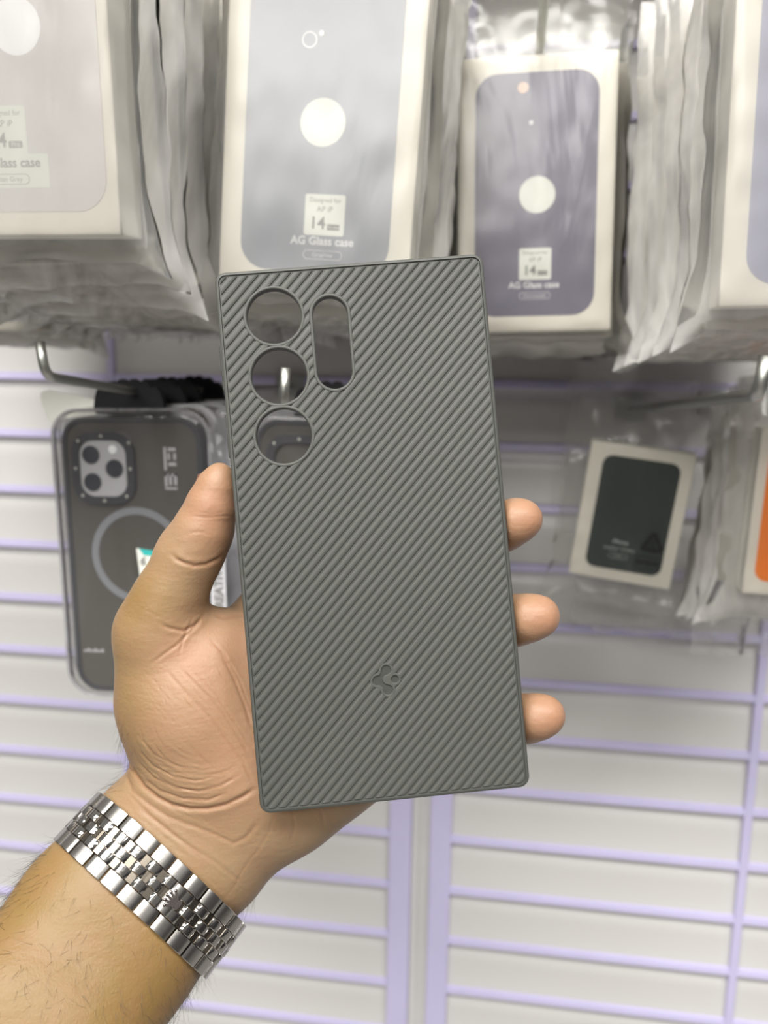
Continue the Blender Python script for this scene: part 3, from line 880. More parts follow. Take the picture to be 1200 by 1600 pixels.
bm.faces.new((za[0], zb[0], tb[0], ta[0])); bm.faces.new((za[1], ta[-1], tb[-1], zb[1])); bm.faces.new((za[0], za[1], zb[1], zb[0]))
ribs = obj('ribbed_surface', bm, M_rub)
bm = bmesh.new(); prism(bm, rrect(CW - .0034, CH - .0034, .0018, 5), -.0011, .001); bmesh.ops.recalc_face_normals(bm, faces=bm.faces)
me = bpy.data.meshes.new('c'); bm.to_mesh(me); bm.free(); c = bpy.data.objects.new('c', me); COL.objects.link(c)
bpy.context.view_layer.update()
boolean(ribs, c, 'INTERSECT'); bpy.data.objects.remove(c)
cut_all(ribs, .0009, -.02, .01)
# cut the pad of the logo out of the ribs
def logo_discs(k):
    """emblem made of rounded lobes; positions in the 12x crop of the photo"""
    o = Vector(case_xy(560 + 0 / 12, 1020)) 
    def q(x, y): return Vector(case_xy(560 + x / 12, 1020 + y / 12))
    s = 0.2 / 12 * .001 * .98
    return q, s
q_, s_ = logo_discs(0)
def logo_field(X, Y):
    def disc(x, y, r):
        c = q_(x, y); return np.hypot(X - c.x, Y - c.y) - r * s_
    def smin(a, b, k):
        h = np.clip(.5 + .5 * (b - a) / k, 0, 1); return b * (1 - h) + a * h - k * h * (1 - h)
    k = .0007
    a = smin(disc(522, 325, 92), disc(355, 530, 92), k)
    a = smin(a, disc(435, 490, 80), k)
    a = smin(a, disc(478, 395, 62), k)
    a = smin(a, disc(560, 700, 95), k)
    a = smin(a, disc(470, 600, 60), k)
    a = np.maximum(a, -disc(545, 508, 84))
    return np.minimum(a, disc(685, 500, 76)), smin(smin(a, disc(685, 500, 76), .001), disc(540, 508, 92), .0008)
h = .00009
x0, y0 = LOGO[0] - .0068, LOGO[1] - .0072
nx_, ny_ = int(.0136 / h), int(.0144 / h)
gx = x0 + np.arange(nx_) * h; gy = y0 + np.arange(ny_) * h; gz = -.0012 + np.arange(18) * h
X, Y, Z = np.meshgrid(gx, gy, gz, indexing='ij')
em, solid = logo_field(X, Y)
pad = np.maximum(solid - .00065, np.abs(Z + .00058) - .00050)
rec = np.maximum(em, -(Z + .00050))
padv = np.maximum(pad, -rec)
V_, F_ = surface_nets(padv, (x0, y0, gz[0]), h)
me = np_mesh('logo_emblem', V_, F_)
me.shade_smooth()
emb = link('logo_emblem', me, M_rub)
# remove ribs under the pad: cut by a slightly smaller outline
V2, F2 = surface_nets(np.maximum(solid - .00055, np.abs(Z + .0002) - .0009)[::4, ::4, :][:, :, ::1] if False else np.maximum(solid - .00050, np.abs(Z + .0004) - .00075), (x0, y0, gz[0]), h)
# outline polygon of the pad at mid height, ordered by angle
mid = np.abs(V2[:, 2] + .0004) < h
pp = V2[mid][:, :2] - np.array(LOGO)
rad = np.hypot(pp[:, 0], pp[:, 1]); th = np.arctan2(pp[:, 1], pp[:, 0])
poly = []
for k in range(72):
    a = -math.pi + 2 * math.pi * (k + .5) / 72
    sel = np.abs(np.angle(np.exp(1j * (th - a)))) < .06
    sel &= rad > .0015
    if sel.any(): poly.append((LOGO[0] + math.cos(a) * float(rad[sel].max()), LOGO[1] + math.sin(a) * float(rad[sel].max())))
bm = bmesh.new(); prism(bm, poly, -.02, .01); bmesh.ops.recalc_face_normals(bm, faces=bm.faces)
me = bpy.data.meshes.new('c'); bm.to_mesh(me); bm.free(); c = bpy.data.objects.new('c', me); COL.objects.link(c)
bpy.context.view_layer.update(); boolean(ribs, c, 'DIFFERENCE'); bpy.data.objects.remove(c)
for me in (shellc.data, ribs.data):
    me.materials.clear(); me.materials.append(M_rub)
    for p in me.polygons: p.use_smooth = True
    me.set_sharp_from_angle(angle=math.radians(28))
root = empty('phone_case', M=MC)
tag(root, 'grey ribbed rubber phone case held upright in the hand', 'phone case')
for o in (shellc, ribs, emb):
    o.parent = root
def rim(pts_fn, name):
    bm = bmesh.new()
    loops = []
    for g, z in ((.00025, -.0030), (0.0, -.0029), (0.0, -.0004), (.00012, -.00008), (.0004, .00005), (.0008, .00003), (.00105, -.0001), (.0012, -.0007)):
        loops.append([bm.verts.new((x, y, z)) for x, y in pts_fn(g)])
    n = len(loops[0])
    for a, b in zip(loops[:-1], loops[1:]):
        for i in range(n): bm.faces.new((a[i], a[(i + 1) % n], b[(i + 1) % n], b[i]))
    for i in range(n):
        bm.faces.new((loops[-1][i], loops[-1][(i + 1) % n], loops[0][(i + 1) % n], loops[0][i]))
    obj(name, bm, M_rub, root, True)
for x, y, r in HOLES: rim(lambda g, x=x, y=y, r=r: circ(r + g, 72, x, y), 'lens_rim')
rim(lambda g: pill(.0053 + g, 30), 'lens_rim')
for ya, yb in ((.047, .061), (.026, .040)):
    bm = bmesh.new(); bbox_bm(bm, -CW / 2 - .0007, -CW / 2 + .0005, ya, yb, -.0062, -.0030, .0005, 3)
    obj('side_button', bm, M_rub, root, 30)
#HAND
# ------------------------------------------------------------------ hand and forearm (one continuous skin)
def hp(px, py, d):                        # photo point at depth d (mm) -> camera space in mm
    return np.array([(px - 600) * d / FPX, -(py - 800) * d / FPX, -d], np.float32)
HS = 0.95                                 # grid step in mm
lo = np.array([-168.0, -222.0, -318.0]); hi = np.array([62.0, 22.0, -196.0])
gn = ((hi - lo) / HS).astype(int)
GX = (lo[0] + np.arange(gn[0]) * HS).astype(np.float32)
GY = (lo[1] + np.arange(gn[1]) * HS).astype(np.float32)
GZ = (lo[2] + np.arange(gn[2]) * HS).astype(np.float32)
BIG = np.float32(60)
def cone(field, a, b, ra, rb, k, zs=1.0, mode='smin'):
    """blend a round cone a-b into the field; zs > 1 flattens it in depth"""
    a = np.array(a, np.float32); b = np.array(b, np.float32)
    m = max(ra, rb) + k + 6
    sl = []
    for ax, G in enumerate((GX, GY, GZ)):
        l = min(a[ax], b[ax]) - m; u = max(a[ax], b[ax]) + m
        i0 = max(0, int((l - lo[ax]) / HS)); i1 = min(gn[ax], int((u - lo[ax]) / HS) + 2)
        if i1 <= i0: return
        sl.append(slice(i0, i1))
    X, Y, Z = np.meshgrid(GX[sl[0]], GY[sl[1]], GZ[sl[2]], indexing='ij', sparse=True)
    sc = np.array([1, 1, zs], np.float32)
    d = (b - a) * sc
    L2 = float((d * d).sum()) + 1e-9
    px, py, pz = X - a[0], Y - a[1], (Z - a[2]) * zs
    t = (px * d[0] + py * d[1] + pz * d[2]) / L2
    # shift for the slope of the cone
    r2 = px * px + py * py + pz * pz
    perp = np.sqrt(np.maximum(r2 - t * t * L2, 0))
    t2 = np.clip(t + perp * (rb - ra) / L2 * 0.9, 0, 1)
    dist = np.sqrt(np.maximum(r2 - 2 * t2 * t * L2 + t2 * t2 * L2, 0)) - (ra + (rb - ra) * t2)
    f = field[sl[0], sl[1], sl[2]]
    if mode == 'smin':
        hh = np.maximum(k - np.abs(f - dist), 0) / k
        field[sl[0], sl[1], sl[2]] = np.minimum(f, dist) - hh * hh * k * 0.25
    elif mode == 'carve':
        hh = np.maximum(k - np.abs(f + dist), 0) / k
        field[sl[0], sl[1], sl[2]] = np.maximum(f, -dist) + hh * hh * k * 0.25
def R_(px, d): return px * d / FPX
def chain(pts, k, zs=1.0, field=None):
    """pts: (px, py, depth, radius mm)"""
    f = np.full(tuple(gn), BIG, np.float32) if field is None else field
    for p, q in zip(pts[:-1], pts[1:]):
        cone(f, hp(*p[:3]), hp(*q[:3]), p[3], q[3], k, zs)
    return f
def blend(A, B, k):
    hh = np.maximum(k - np.abs(A - B), 0) / k
    return np.minimum(A, B) - hh * hh * k * 0.25
# forearm: two rounded bones' worth of mass side by side, flattened
arm = chain([(268, 1338, 281, 19.5), (180, 1450, 268, 20.5), (60, 1612, 248, 21.5), (-90, 1810, 228, 23)], 4, 1.22)
cone(arm, hp(228, 1308, 281), hp(140, 1420, 269), 20, 20.5, 12, 1.22); cone(arm, hp(140, 1420, 269), hp(10, 1590, 249), 20.5, 21.5, 12, 1.2)
cone(arm, hp(10, 1590, 249), hp(-140, 1790, 229), 21.5, 23, 12, 1.2)
cone(arm, hp(305, 1368, 281), hp(215, 1478, 269), 18.0, 19, 12, 1.2); cone(arm, hp(215, 1478, 269), hp(100, 1650, 248), 19, 21, 12, 1.2); cone(arm, hp(100, 1650, 248), hp(-40, 1850, 228), 21, 22.5, 12, 1.2)
# palm
palm = chain([(330, 1310, 282, 19), (400, 1225, 281, 18), (500, 1130, 284, 16), (560, 1090, 287, 13)], 10, 1.2)
cone(palm, hp(262, 1292, 282), hp(330, 1180, 282), 18.5, 19, 14, 1.2)
cone(palm, hp(330, 1180, 281), hp(450, 1010, 286), 18, 13, 12)
cone(palm, hp(390, 1180, 283), hp(500, 1060, 287), 16, 12.5, 12)
cone(palm, hp(352, 1318, 282), hp(455, 1242, 281), 17.3, 16.6, 10, 1.2)
cone(palm, hp(455, 1242, 281), hp(530, 1192, 283), 16.6, 15.0, 10, 1.1)
cone(palm, hp(530, 1192, 283), hp(605, 1165, 286), 15.0, 11.5, 10)
cone(palm, hp(415, 1030, 284), hp(440, 1010, 286), 13, 12, 10)
# thenar eminence
then = chain([(262, 1012, 277, 14.5), (292, 1085, 278, 20.3), (302, 1120, 278, 20.8), (310, 1160, 279, 19.5)], 5, 1.08)
cone(then, hp(330, 1030, 280), hp(340, 1130, 281), 16, 17, 10, 1.05)
cone(then, hp(232, 985, 274), hp(238, 1100, 278), 9.5, 8.8, 9)
cone(then, hp(238, 1100, 278), hp(248, 1160, 280), 8.8, 9.5, 7)
# thumb
thumb = chain([(343, 745, 263.5, 4.6), (339, 762, 264.5, 6.4), (331, 790, 265.5, 8.0), (318, 828, 267, 9.5), (305, 858, 268, 9.2)], 1.5)
cone(thumb, hp(305, 858, 268), hp(286, 892, 269.5), 9.0, 8.8, 4)
cone(thumb, hp(286, 892, 269.5), hp(262, 940, 271.5), 8.9, 10.2, 6)
cone(thumb, hp(262, 940, 271.5), hp(252, 985, 274), 10.2, 13.6, 8)
cone(thumb, hp(276, 850, 269), hp(272, 862, 269), 4.2, 4.4, 6)      # knuckle bulge on the outer side
hand = blend(palm, then, 5)
hand = blend(hand, thumb, 6)
# fingers behind the case
def finger(pts, k=3.0):
    return chain(pts, 1.6)
index = finger([(428, 985, 287, 11.0), (520, 912, 290, 10.4), (612, 858, 291, 9.6), (700, 838, 287, 8.8), (752, 838, 279, 8.6), (788, 822, 268.5, 7.9), (806, 814, 265, 7.1), (817, 811, 264, 6.3)])
middle = finger([(498, 1062, 288, 11.2), (590, 1010, 293, 10.4), (668, 978, 294, 9.8), (745, 972, 288, 9.0), (780, 974, 279, 8.8), (806, 969, 270, 8.2), (826, 965.5, 266, 7.5), (841, 963, 265, 6.9)])
ring = finger([(548, 1128, 288, 10.6), (640, 1100, 293, 10.0), (705, 1095, 294, 9.2), (770, 1112, 287, 8.6), (800, 1125, 278, 8.4), (822, 1123, 269.5, 7.7), (840, 1120, 266, 7.1), (852, 1118, 265, 6.4)])
pinky = finger([(590, 1172, 287, 9.6), (660, 1168, 290, 8.6), (712, 1172, 289, 7.8), (752, 1184, 284, 7.0), (778, 1186, 279, 6.2), (788, 1184, 276, 5.6)])
for F0 in (index, middle, ring, pinky):
    hand = blend(hand, F0, 4.0)
cone(hand, hp(366, 996, 281), hp(408, 1002, 285), 7.5, 9.0, 9)       # web between thumb and index
cone(hand, hp(360, 982, 288), hp(420, 944, 291), 5.0, 9.6, 3.0)   # root of the index finger
body = blend(hand, arm, 10)
# fold grooves big enough to be shape
def groove(pts, r, k=2.5, lift=0.0):
    for p, q in zip(pts[:-1], pts[1:]):
        cone(body, hp(*p), hp(*q), r, r, k, 1.0, 'carve')
# the case presses a clean seat into the skin
Minv = MC.inverted() @ (Matrix.Translation((0, 0, CZ)) @ CR.to_4x4())
A3 = np.array(Minv.to_3x3(), np.float32); T3 = np.array(Minv.translation, np.float32) * 1000
X, Y, Z = np.meshgrid(GX, GY, GZ, indexing='ij', sparse=True)
lx = A3[0, 0] * X + A3[0, 1] * Y + A3[0, 2] * Z + T3[0]
ly = A3[1, 0] * X + A3[1, 1] * Y + A3[1, 2] * Z + T3[1]
lz = A3[2, 0] * X + A3[2, 1] * Y + A3[2, 2] * Z + T3[2]
q1 = np.abs(lx) - (CW * 500 + .05); q2 = np.abs(ly) - (CH * 500 + .05); q3 = np.maximum(-lz - (TH * 1000 + .05), lz - 60)
dbox = np.maximum(np.maximum(q1, q2), q3)
k = 1.2
hh = np.maximum(k - np.abs(body + dbox), 0) / k
body = np.maximum(body, -dbox) + hh * hh * k * .25
del lx, ly, lz, q1, q2, q3, dbox, arm, palm, then, thumb, index, middle, ring, pinky, hand
V_, F_ = surface_nets(body, lo, HS)
del body
me = np_mesh('person', V_ * 0.001, F_)
me.shade_smooth()
hob = link('person', me)
md = hob.modifiers.new('s', 'SMOOTH'); md.factor = 0.5; md.iterations = 3
md = hob.modifiers.new('d', 'SUBSURF'); md.levels = 1; md.render_levels = 1
bpy.context.view_layer.update()
dg = bpy.context.evaluated_depsgraph_get()
me2 = bpy.data.meshes.new_from_object(hob.evaluated_get(dg))
hob.modifiers.clear(); hob.data = me2; bpy.data.meshes.remove(me); me = me2
me.name = 'person'
nv_ = len(me.vertices)
co = np.empty(nv_ * 3, np.float32); me.vertices.foreach_get('co', co); co = co.reshape(-1, 3).astype(np.float64)
no = np.empty(nv_ * 3, np.float32); me.vertex_normals.foreach_get('vector', no); no = no.reshape(-1, 3).astype(np.float64)
# skin creases, laid along the palm
CRE = [  # polyline in photo points, width px, depth mm
 ([(204, 1195), (212, 1212), (226, 1230), (246, 1246), (268, 1258), (296, 1264), (325, 1264), (352, 1258), (380, 1245), (398, 1232)], 3.2, .75),
 ([(196, 1205), (206, 1236), (232, 1256), (262, 1276), (300, 1290), (341, 1306), (365, 1318), (385, 1308), (404, 1284)], 3.0, .30),
 ([(215, 1262), (260, 1296), (309, 1330), (338, 1348), (366, 1370), (384, 1384)], 2.8, .24),
 ([(196, 1236), (236, 1275), (275, 1308), (318, 1345)], 2.4, .22),
 ([(222, 1215), (250, 1236), (285, 1248), (325, 1250), (352, 1240)], 2.0, .38),
 ([(215, 1190), (240, 1215), (275, 1232), (312, 1236), (345, 1228), (372, 1212)], 1.8, .34),
 ([(214, 1170), (238, 1196), (272, 1214), (305, 1220), (335, 1214)], 1.6, .28),
 ([(216, 1150), (240, 1178), (268, 1194), (300, 1202)], 1.5, .22),
 ([(262, 1050), (290, 1082), (325, 1118), (355, 1158), (380, 1192), (396, 1226)], 2.2, .30),
 ([(280, 1042), (312, 1075), (345, 1110), (372, 1150), (392, 1185)], 2.0, .30),
 ([(300, 1048), (340, 1090), (370, 1135), (392, 1165)], 1.8, .25),
 ([(345, 1020), (366, 1060), (382, 1100), (394, 1140)], 2.4, .35),
 ([(330, 1000), (352, 1024), (375, 1064), (392, 1110)], 1.8, .25),
 ([(268, 866), (276, 874), (288, 880), (304, 884), (322, 882), (340, 874), (350, 866)], 2.6, .60),
 ([(286, 836), (300, 832), (316, 832), (332, 836)], 1.4, .18),
 ([(296, 806), (312, 808), (330, 808), (350, 806), (364, 806)], 1.4, .25),
 ([(250, 974), (266, 982), (288, 986), (306, 976), (318, 962)], 2.4, .55),
 ([(238, 1036), (256, 1022), (276, 1008), (292, 992), (310, 976)], 2.0, .34),
 ([(300, 970), (292, 986), (284, 1006), (280, 1026)], 1.8, .25),
 ([(222, 950), (240, 960), (262, 968)], 1.4, .18),
 ([(330, 960), (352, 966), (378, 962), (392, 964)], 2.2, .40),
 ([(392, 1340), (376, 1366), (366, 1386), (352, 1402)], 2.0, .10),
 ([(430, 1272), (420, 1300), (402, 1330), (384, 1350)], 2.0, .12),
 ([(455, 1262), (460, 1290), (452, 1320)], 2.2, .20),
 ([(498, 1258), (504, 1276), (506, 1296)], 2.2, .20),
 ([(336, 946), (356, 940), (380, 944)], 1.6, .2),
]
px_ = co[:, 0] / -co[:, 2] * FPX + 600; py_ = 800 - co[:, 1] / -co[:, 2] * FPX
front = np.clip(no[:, 2] * 2.5, 0, 1)
disp = np.zeros(nv_)
rnd = np.random.RandomState(5)
def seg_dist(pts):
    best = np.full(nv_, 1e9)
    for (xa, ya), (xb, yb) in zip(pts[:-1], pts[1:]):
        dx, dy = xb - xa, yb - ya
        t = np.clip(((px_ - xa) * dx + (py_ - ya) * dy) / (dx * dx + dy * dy), 0, 1)
        best = np.minimum(best, np.hypot(px_ - xa - t * dx, py_ - ya - t * dy))
    return best
CRE = [(p, w, d * .8) for p, w, d in CRE]
rc = random.Random(3)
for k_ in range(34):                                    # fine arcs round the base of the thumb
    rr = 70 + k_ * 2.4 + rc.uniform(-3, 3); a0 = rc.uniform(60, 130); a1 = a0 + rc.uniform(25, 60)
    CRE.append(([(318 - rr * math.cos(math.radians(a)) * 1.0, 1112 + rr * math.sin(math.radians(a)) * 1.05) for a in np.linspace(a0 - 55, a1 - 55, 7)], rc.uniform(.9, 1.5), rc.uniform(.05, .14)))
for k_ in range(30):                                    # crossing palm lines
    x0_, y0_ = rc.uniform(215, 350), rc.uniform(1020, 1150); ll = rc.uniform(30, 90); aa = math.radians(rc.uniform(40, 62))
    CRE.append(([(x0_ + math.cos(aa) * ll * q / 4, y0_ + math.sin(aa) * ll * q / 4 + 3 * math.sin(q)) for q in range(5)], rc.uniform(.9, 1.5), rc.uniform(.05, .13)))
for k_ in range(26):
    x0_, y0_ = rc.uniform(200, 300), rc.uniform(1060, 1230); ll = rc.uniform(25, 60); aa = math.radians(rc.uniform(-20, 30))
    CRE.append(([(x0_ + math.cos(aa) * ll * q / 4, y0_ + math.sin(aa) * ll * q / 4 + 2 * math.sin(q)) for q in range(5)], rc.uniform(.8, 1.3), rc.uniform(.04, .10)))
for k_ in range(22):                                    # thumb pad and base
    y0_ = rc.uniform(795, 985); cx_ = 330 - (y0_ - 790) * .38; ll = rc.uniform(20, 52)
    CRE.append(([(cx_ - ll / 2 + ll * q / 4 + rc.uniform(-12, 12), y0_ + 2.5 * math.sin(q * .8)) for q in range(5)], rc.uniform(.8, 1.3), rc.uniform(.04, .11)))
for k_ in range(16):                                    # wrist
    x0_, y0_ = rc.uniform(215, 330), rc.uniform(1250, 1360); ll = rc.uniform(30, 90); aa = math.radians(rc.uniform(25, 48))
    CRE.append(([(x0_ + math.cos(aa) * ll * q / 4, y0_ + math.sin(aa) * ll * q / 4 + 2 * math.sin(q)) for q in range(5)], rc.uniform(1.0, 1.8), rc.uniform(.05, .13)))
for pts, w, dp in CRE:
    xs = [p[0] for p in pts]; ys = [p[1] for p in pts]
    d = seg_dist(pts)
    g = np.exp(-(d / w) ** 2)
    e0 = np.hypot(px_ - pts[0][0], py_ - pts[0][1]); e1 = np.hypot(px_ - pts[-1][0], py_ - pts[-1][1])
    fade = np.clip(e0 / 14, .25, 1) * np.clip(e1 / 14, .25, 1)
    disp -= g * dp * fade
    disp += np.exp(-((d - 2.3 * w) / (1.6 * w)) ** 2) * dp * .22 * fade
co += no * (disp * front * 0.001)[:, None]
me.vertices.foreach_set('co', co.astype(np.float32).ravel())
# natural redness of the skin: fingertips, thumb pad, palm; the forearm is sallower and tanned
def blob(x, y, rx, ry): return np.exp(-((px_ - x) / rx) ** 2 - ((py_ - y) / ry) ** 2)
red = .30 * blob(335, 1120, 110, 130) + .55 * blob(330, 790, 60, 75) + .6 * blob(838, 810, 70, 60) + .6 * blob(860, 965, 70, 60) + .6 * blob(870, 1120, 70, 60) + .35 * blob(290, 1020, 60, 50) + .25 * blob(390, 1000, 50, 60) + .2 * blob(400, 1220, 70, 60)
red = np.clip(red, 0, 1)
sall = np.clip(((px_ * -.6 + py_ * .8) - 870) / 160, 0, 1) * (py_ > 1180) + .8 * blob(215, 930, 60, 60) + .5 * blob(200, 1100, 40, 120)
sall = np.clip(sall, 0, 1)
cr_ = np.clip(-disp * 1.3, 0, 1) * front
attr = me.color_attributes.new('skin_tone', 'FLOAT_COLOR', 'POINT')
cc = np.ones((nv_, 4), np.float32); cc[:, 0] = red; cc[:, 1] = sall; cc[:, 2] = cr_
attr.data.foreach_set('color', cc.ravel())
M_skin, nt, b = nodes_mat('skin')
at = N(nt, 'ShaderNodeVertexColor'); at.layer_name = 'skin_tone'
sp = N(nt, 'ShaderNodeSeparateColor'); nt.links.new(at.outputs[0], sp.inputs[0])
def mixc(fac, A, B):
    m = N(nt, 'ShaderNodeMix', data_type='RGBA')
    if isinstance(fac, float): m.inputs['Factor'].default_value = fac
    else: nt.links.new(fac, m.inputs['Factor'])
    for nm, v in (('A', A), ('B', B)):
        if isinstance(v, tuple): m.inputs[nm].default_value = v
        else: nt.links.new(v, m.inputs[nm])
    return m.outputs['Result']
base = mixc(sp.outputs[0], (0.270, 0.182, 0.102, 1), (0.370, 0.178, 0.112, 1))
base = mixc(sp.outputs[1], base, (0.200, 0.125, 0.040, 1))
tc = N(nt, 'ShaderNodeTexCoord')
nz = N(nt, 'ShaderNodeTexNoise'); nz.inputs['Scale'].default_value = 90; nz.inputs['Detail'].default_value = 6
nt.links.new(tc.outputs['Object'], nz.inputs['Vector'])
mr = N(nt, 'ShaderNodeMapRange'); mr.inputs[1].default_value = .35; mr.inputs[2].default_value = .75; mr.inputs[4].default_value = .35
nt.links.new(nz.outputs['Fac'], mr.inputs[0])
base = mixc(mr.outputs[0], base, (0.26, 0.130, 0.074, 1))
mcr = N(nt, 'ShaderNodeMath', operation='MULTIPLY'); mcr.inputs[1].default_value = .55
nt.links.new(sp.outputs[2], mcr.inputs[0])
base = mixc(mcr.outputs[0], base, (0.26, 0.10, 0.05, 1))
nt.links.new(base, b.inputs['Base Color'])
b.inputs['Roughness'].default_value = .48
b.inputs['Specular IOR Level'].default_value = .4
b.inputs['Subsurface Weight'].default_value = .25
b.inputs['Subsurface Radius'].default_value = (1.0, .35, .18)
b.inputs['Subsurface Scale'].default_value = .0022
vo = N(nt, 'ShaderNodeTexVoronoi', feature='DISTANCE_TO_EDGE'); vo.inputs['Scale'].default_value = 900
mp = N(nt, 'ShaderNodeMapping'); mp.inputs['Scale'].default_value = (1, .55, 1); mp.inputs['Rotation'].default_value = (0, 0, .7)
wv = N(nt, 'ShaderNodeTexNoise'); wv.inputs['Scale'].default_value = 260; wv.inputs['Detail'].default_value = 5
mp2 = N(nt, 'ShaderNodeMapping'); mp2.inputs['Scale'].default_value = (.7, 1.8, 1); mp2.inputs['Rotation'].default_value = (0, 0, -.6)
nt.links.new(tc.outputs['Object'], mp.inputs[0]); nt.links.new(mp.outputs[0], vo.inputs['Vector'])
nt.links.new(tc.outputs['Object'], mp2.inputs[0]); nt.links.new(mp2.outputs[0], wv.inputs['Vector'])
b1 = N(nt, 'ShaderNodeBump'); b1.inputs['Strength'].default_value = .35; b1.inputs['Distance'].default_value = .0002
b2 = N(nt, 'ShaderNodeBump'); b2.inputs['Strength'].default_value = .45; b2.inputs['Distance'].default_value = .00045
nt.links.new(vo.outputs['Distance'], b1.inputs['Height']); nt.links.new(wv.outputs['Fac'], b2.inputs['Height'])
nt.links.new(b1.outputs[0], b2.inputs['Normal']); nt.links.new(b2.outputs[0], b.inputs['Normal'])
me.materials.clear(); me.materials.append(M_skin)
MCAM = Matrix.Translation((0, 0, CZ)) @ CR.to_4x4()
hob.matrix_world = MCAM
tag(hob, 'bare left hand and hairy forearm from the lower left, gripping the grey ribbed case', 'person')
# nails on the far side of the tips
M_nail = mat('nail', (0.66, 0.47, 0.38, 1), .25, coat=.4)
def nail(c, nrm, along, w, l):
    nrm = Vector(nrm).normalized(); al = Vector(along).normalized(); al = (al - nrm * al.dot(nrm)).normalized(); sd_ = al.cross(nrm)
    v, f = [], []
    n1, n2 = 12, 12
    for lay in (0, 1):
        for j in range(n2 + 1):
            for i in range(n1 + 1):
                u = -1 + 2 * i / n1; t = -1 + 2 * j / n2
                uu = u * math.sqrt(1 - .22 * t * t); tt = t * math.sqrt(1 - .25 * u * u)
                p = Vector(c) + sd_ * (math.sin(uu * 1.0) * w / 2 / math.sin(1.0)) + al * (tt * l / 2) + nrm * ((math.cos(uu * 1.0) - 1) * w * .42 - .06 * l * tt * tt - .35 * lay)
                v.append(p * .001)
    N1 = (n1 + 1) * (n2 + 1)
    for j in range(n2):
        for i in range(n1):
            q = (j * (n1 + 1) + i, j * (n1 + 1) + i + 1, (j + 1) * (n1 + 1) + i + 1, (j + 1) * (n1 + 1) + i)
            f.append(q); f.append(tuple(a + N1 for a in q[::-1]))
    pyobj('fingernail', v, f, M_nail, hob, True)
nail(hp(336, 769, 264.8) + np.array([-.74, .12, -.66]) * 6.6, (-.74, .12, -.66), (.28, .95, .05), 9.5, 10.5)
for tx, ty, td_, tr_ in ((808, 813, 265, 6.9), (830, 965, 266, 7.3), (842, 1120, 266, 6.9)):
    nn = np.array([.08, .30, -.95]); nn /= np.linalg.norm(nn)
    nail(hp(tx, ty, td_) + nn * tr_, nn, (.95, .05, .1), 8.5, 8.5)
# arm hair
M_hair = mat('hair_dark', (0.035, 0.022, 0.014, 1), .5)
arm_idx = np.where((py_ > 1120) & (px_ > -60) & (px_ < 420) & (py_ < 1700) & (no[:, 2] > -.75))[0]
v, f = [], []
axis = np.array([.62, .78, 0.05])                      # towards the hand
def hair(p, n, ln, w, bend):
    t = np.array([-.25, -1.0, 0]) + (np.array([n[0], n[1], 0]) * .5) + rnd.normal(0, .3, 3)
    t -= n * t.dot(n); t /= np.linalg.norm(t) + 1e-9
    dirv = t * .9 + n * bend
    dirv /= np.linalg.norm(dirv)
    curl = rnd.normal(0, .35, 3)
    s = np.cross(dirv, n); s /= np.linalg.norm(s) + 1e-9
    b0 = len(v); m = 5
    q = p.copy()
    for i in range(m + 1):
        ww = w * (1 - i / (m + .3))
        for a in range(3):
            ang_ = a * 2.094
            v.append(tuple((q + (s * math.cos(ang_) + np.cross(s, dirv) * math.sin(ang_)) * ww)))
        dirv = dirv + curl * .22 - n * .06; dirv /= np.linalg.norm(dirv)
        q = q + dirv * ln / m
    for i in range(m):
        for a in range(3):
            f.append((b0 + i * 3 + a, b0 + i * 3 + (a + 1) % 3, b0 + (i + 1) * 3 + (a + 1) % 3, b0 + (i + 1) * 3 + a))
along = -.6 * px_ + .8 * py_
across = .8 * px_ + .6 * py_
tries = rnd.choice(arm_idx, 30000)
cnt = 0
for i in tries:
    if cnt > 950: break
    s = along[i]; c = across[i]
    if 880 < s < 1030 and 860 < c < 1150: continue       # under the watch bracelet
    if s < 880 and not (px_[i] < 215 and py_[i] > 1120): continue
    edge = 1 - abs(no[i, 2])
    p_keep = .05 + .6 * edge ** 1.5
    if s < 880: p_keep *= .5
    if rnd.rand() > p_keep: continue
    ln = (.0045 + .006 * rnd.rand()) * (1.15 if edge > .5 else .75)
    hair(co[i], no[i], ln, .000024 + .00002 * rnd.rand(), .25 + .5 * rnd.rand())
    cnt += 1
ho = pyobj('arm_hair', v, f, M_hair, hob)
ho['kind'] = 'stuff'

# ------------------------------------------------------------------ watch bracelet
def steel(name, rough, aniso=0.0):
    m = mat(name, (0.46, 0.44, 0.415, 1), rough, metal=1.0, bump=.06, bscale=900)
    return m
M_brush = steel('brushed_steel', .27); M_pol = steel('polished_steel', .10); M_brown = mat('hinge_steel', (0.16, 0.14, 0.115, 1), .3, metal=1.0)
BC = hp(235, 1381, 277)                                  # centre of the wrist, mm
ui = np.array([.735, -.678, 0.0])                         # along the band in the image (right and down)
wi = np.array([.675, .735, -.56])
wi /= np.linalg.norm(wi)
ui = ui - wi * ui.dot(wi); ui /= np.linalg.norm(ui)
di = np.cross(ui, wi)                                     # towards the viewer or away
if di[2] < 0: di = -di
AX, BX = 31.6, 22.3
def loop_pt(t):
    c, s = math.cos(t), math.sin(t)
    e = 2 / 2.25
    return np.array([AX * math.copysign(abs(c) ** e, c), BX * math.copysign(abs(s) ** e, s)])
ts = np.linspace(0, 2 * math.pi, 2001)
lp_ = np.array([loop_pt(t) for t in ts])
sl_ = np.concatenate([[0], np.cumsum(np.hypot(*np.diff(lp_, axis=0).T))])
PER = sl_[-1]
NL = 26
PL = PER / NL
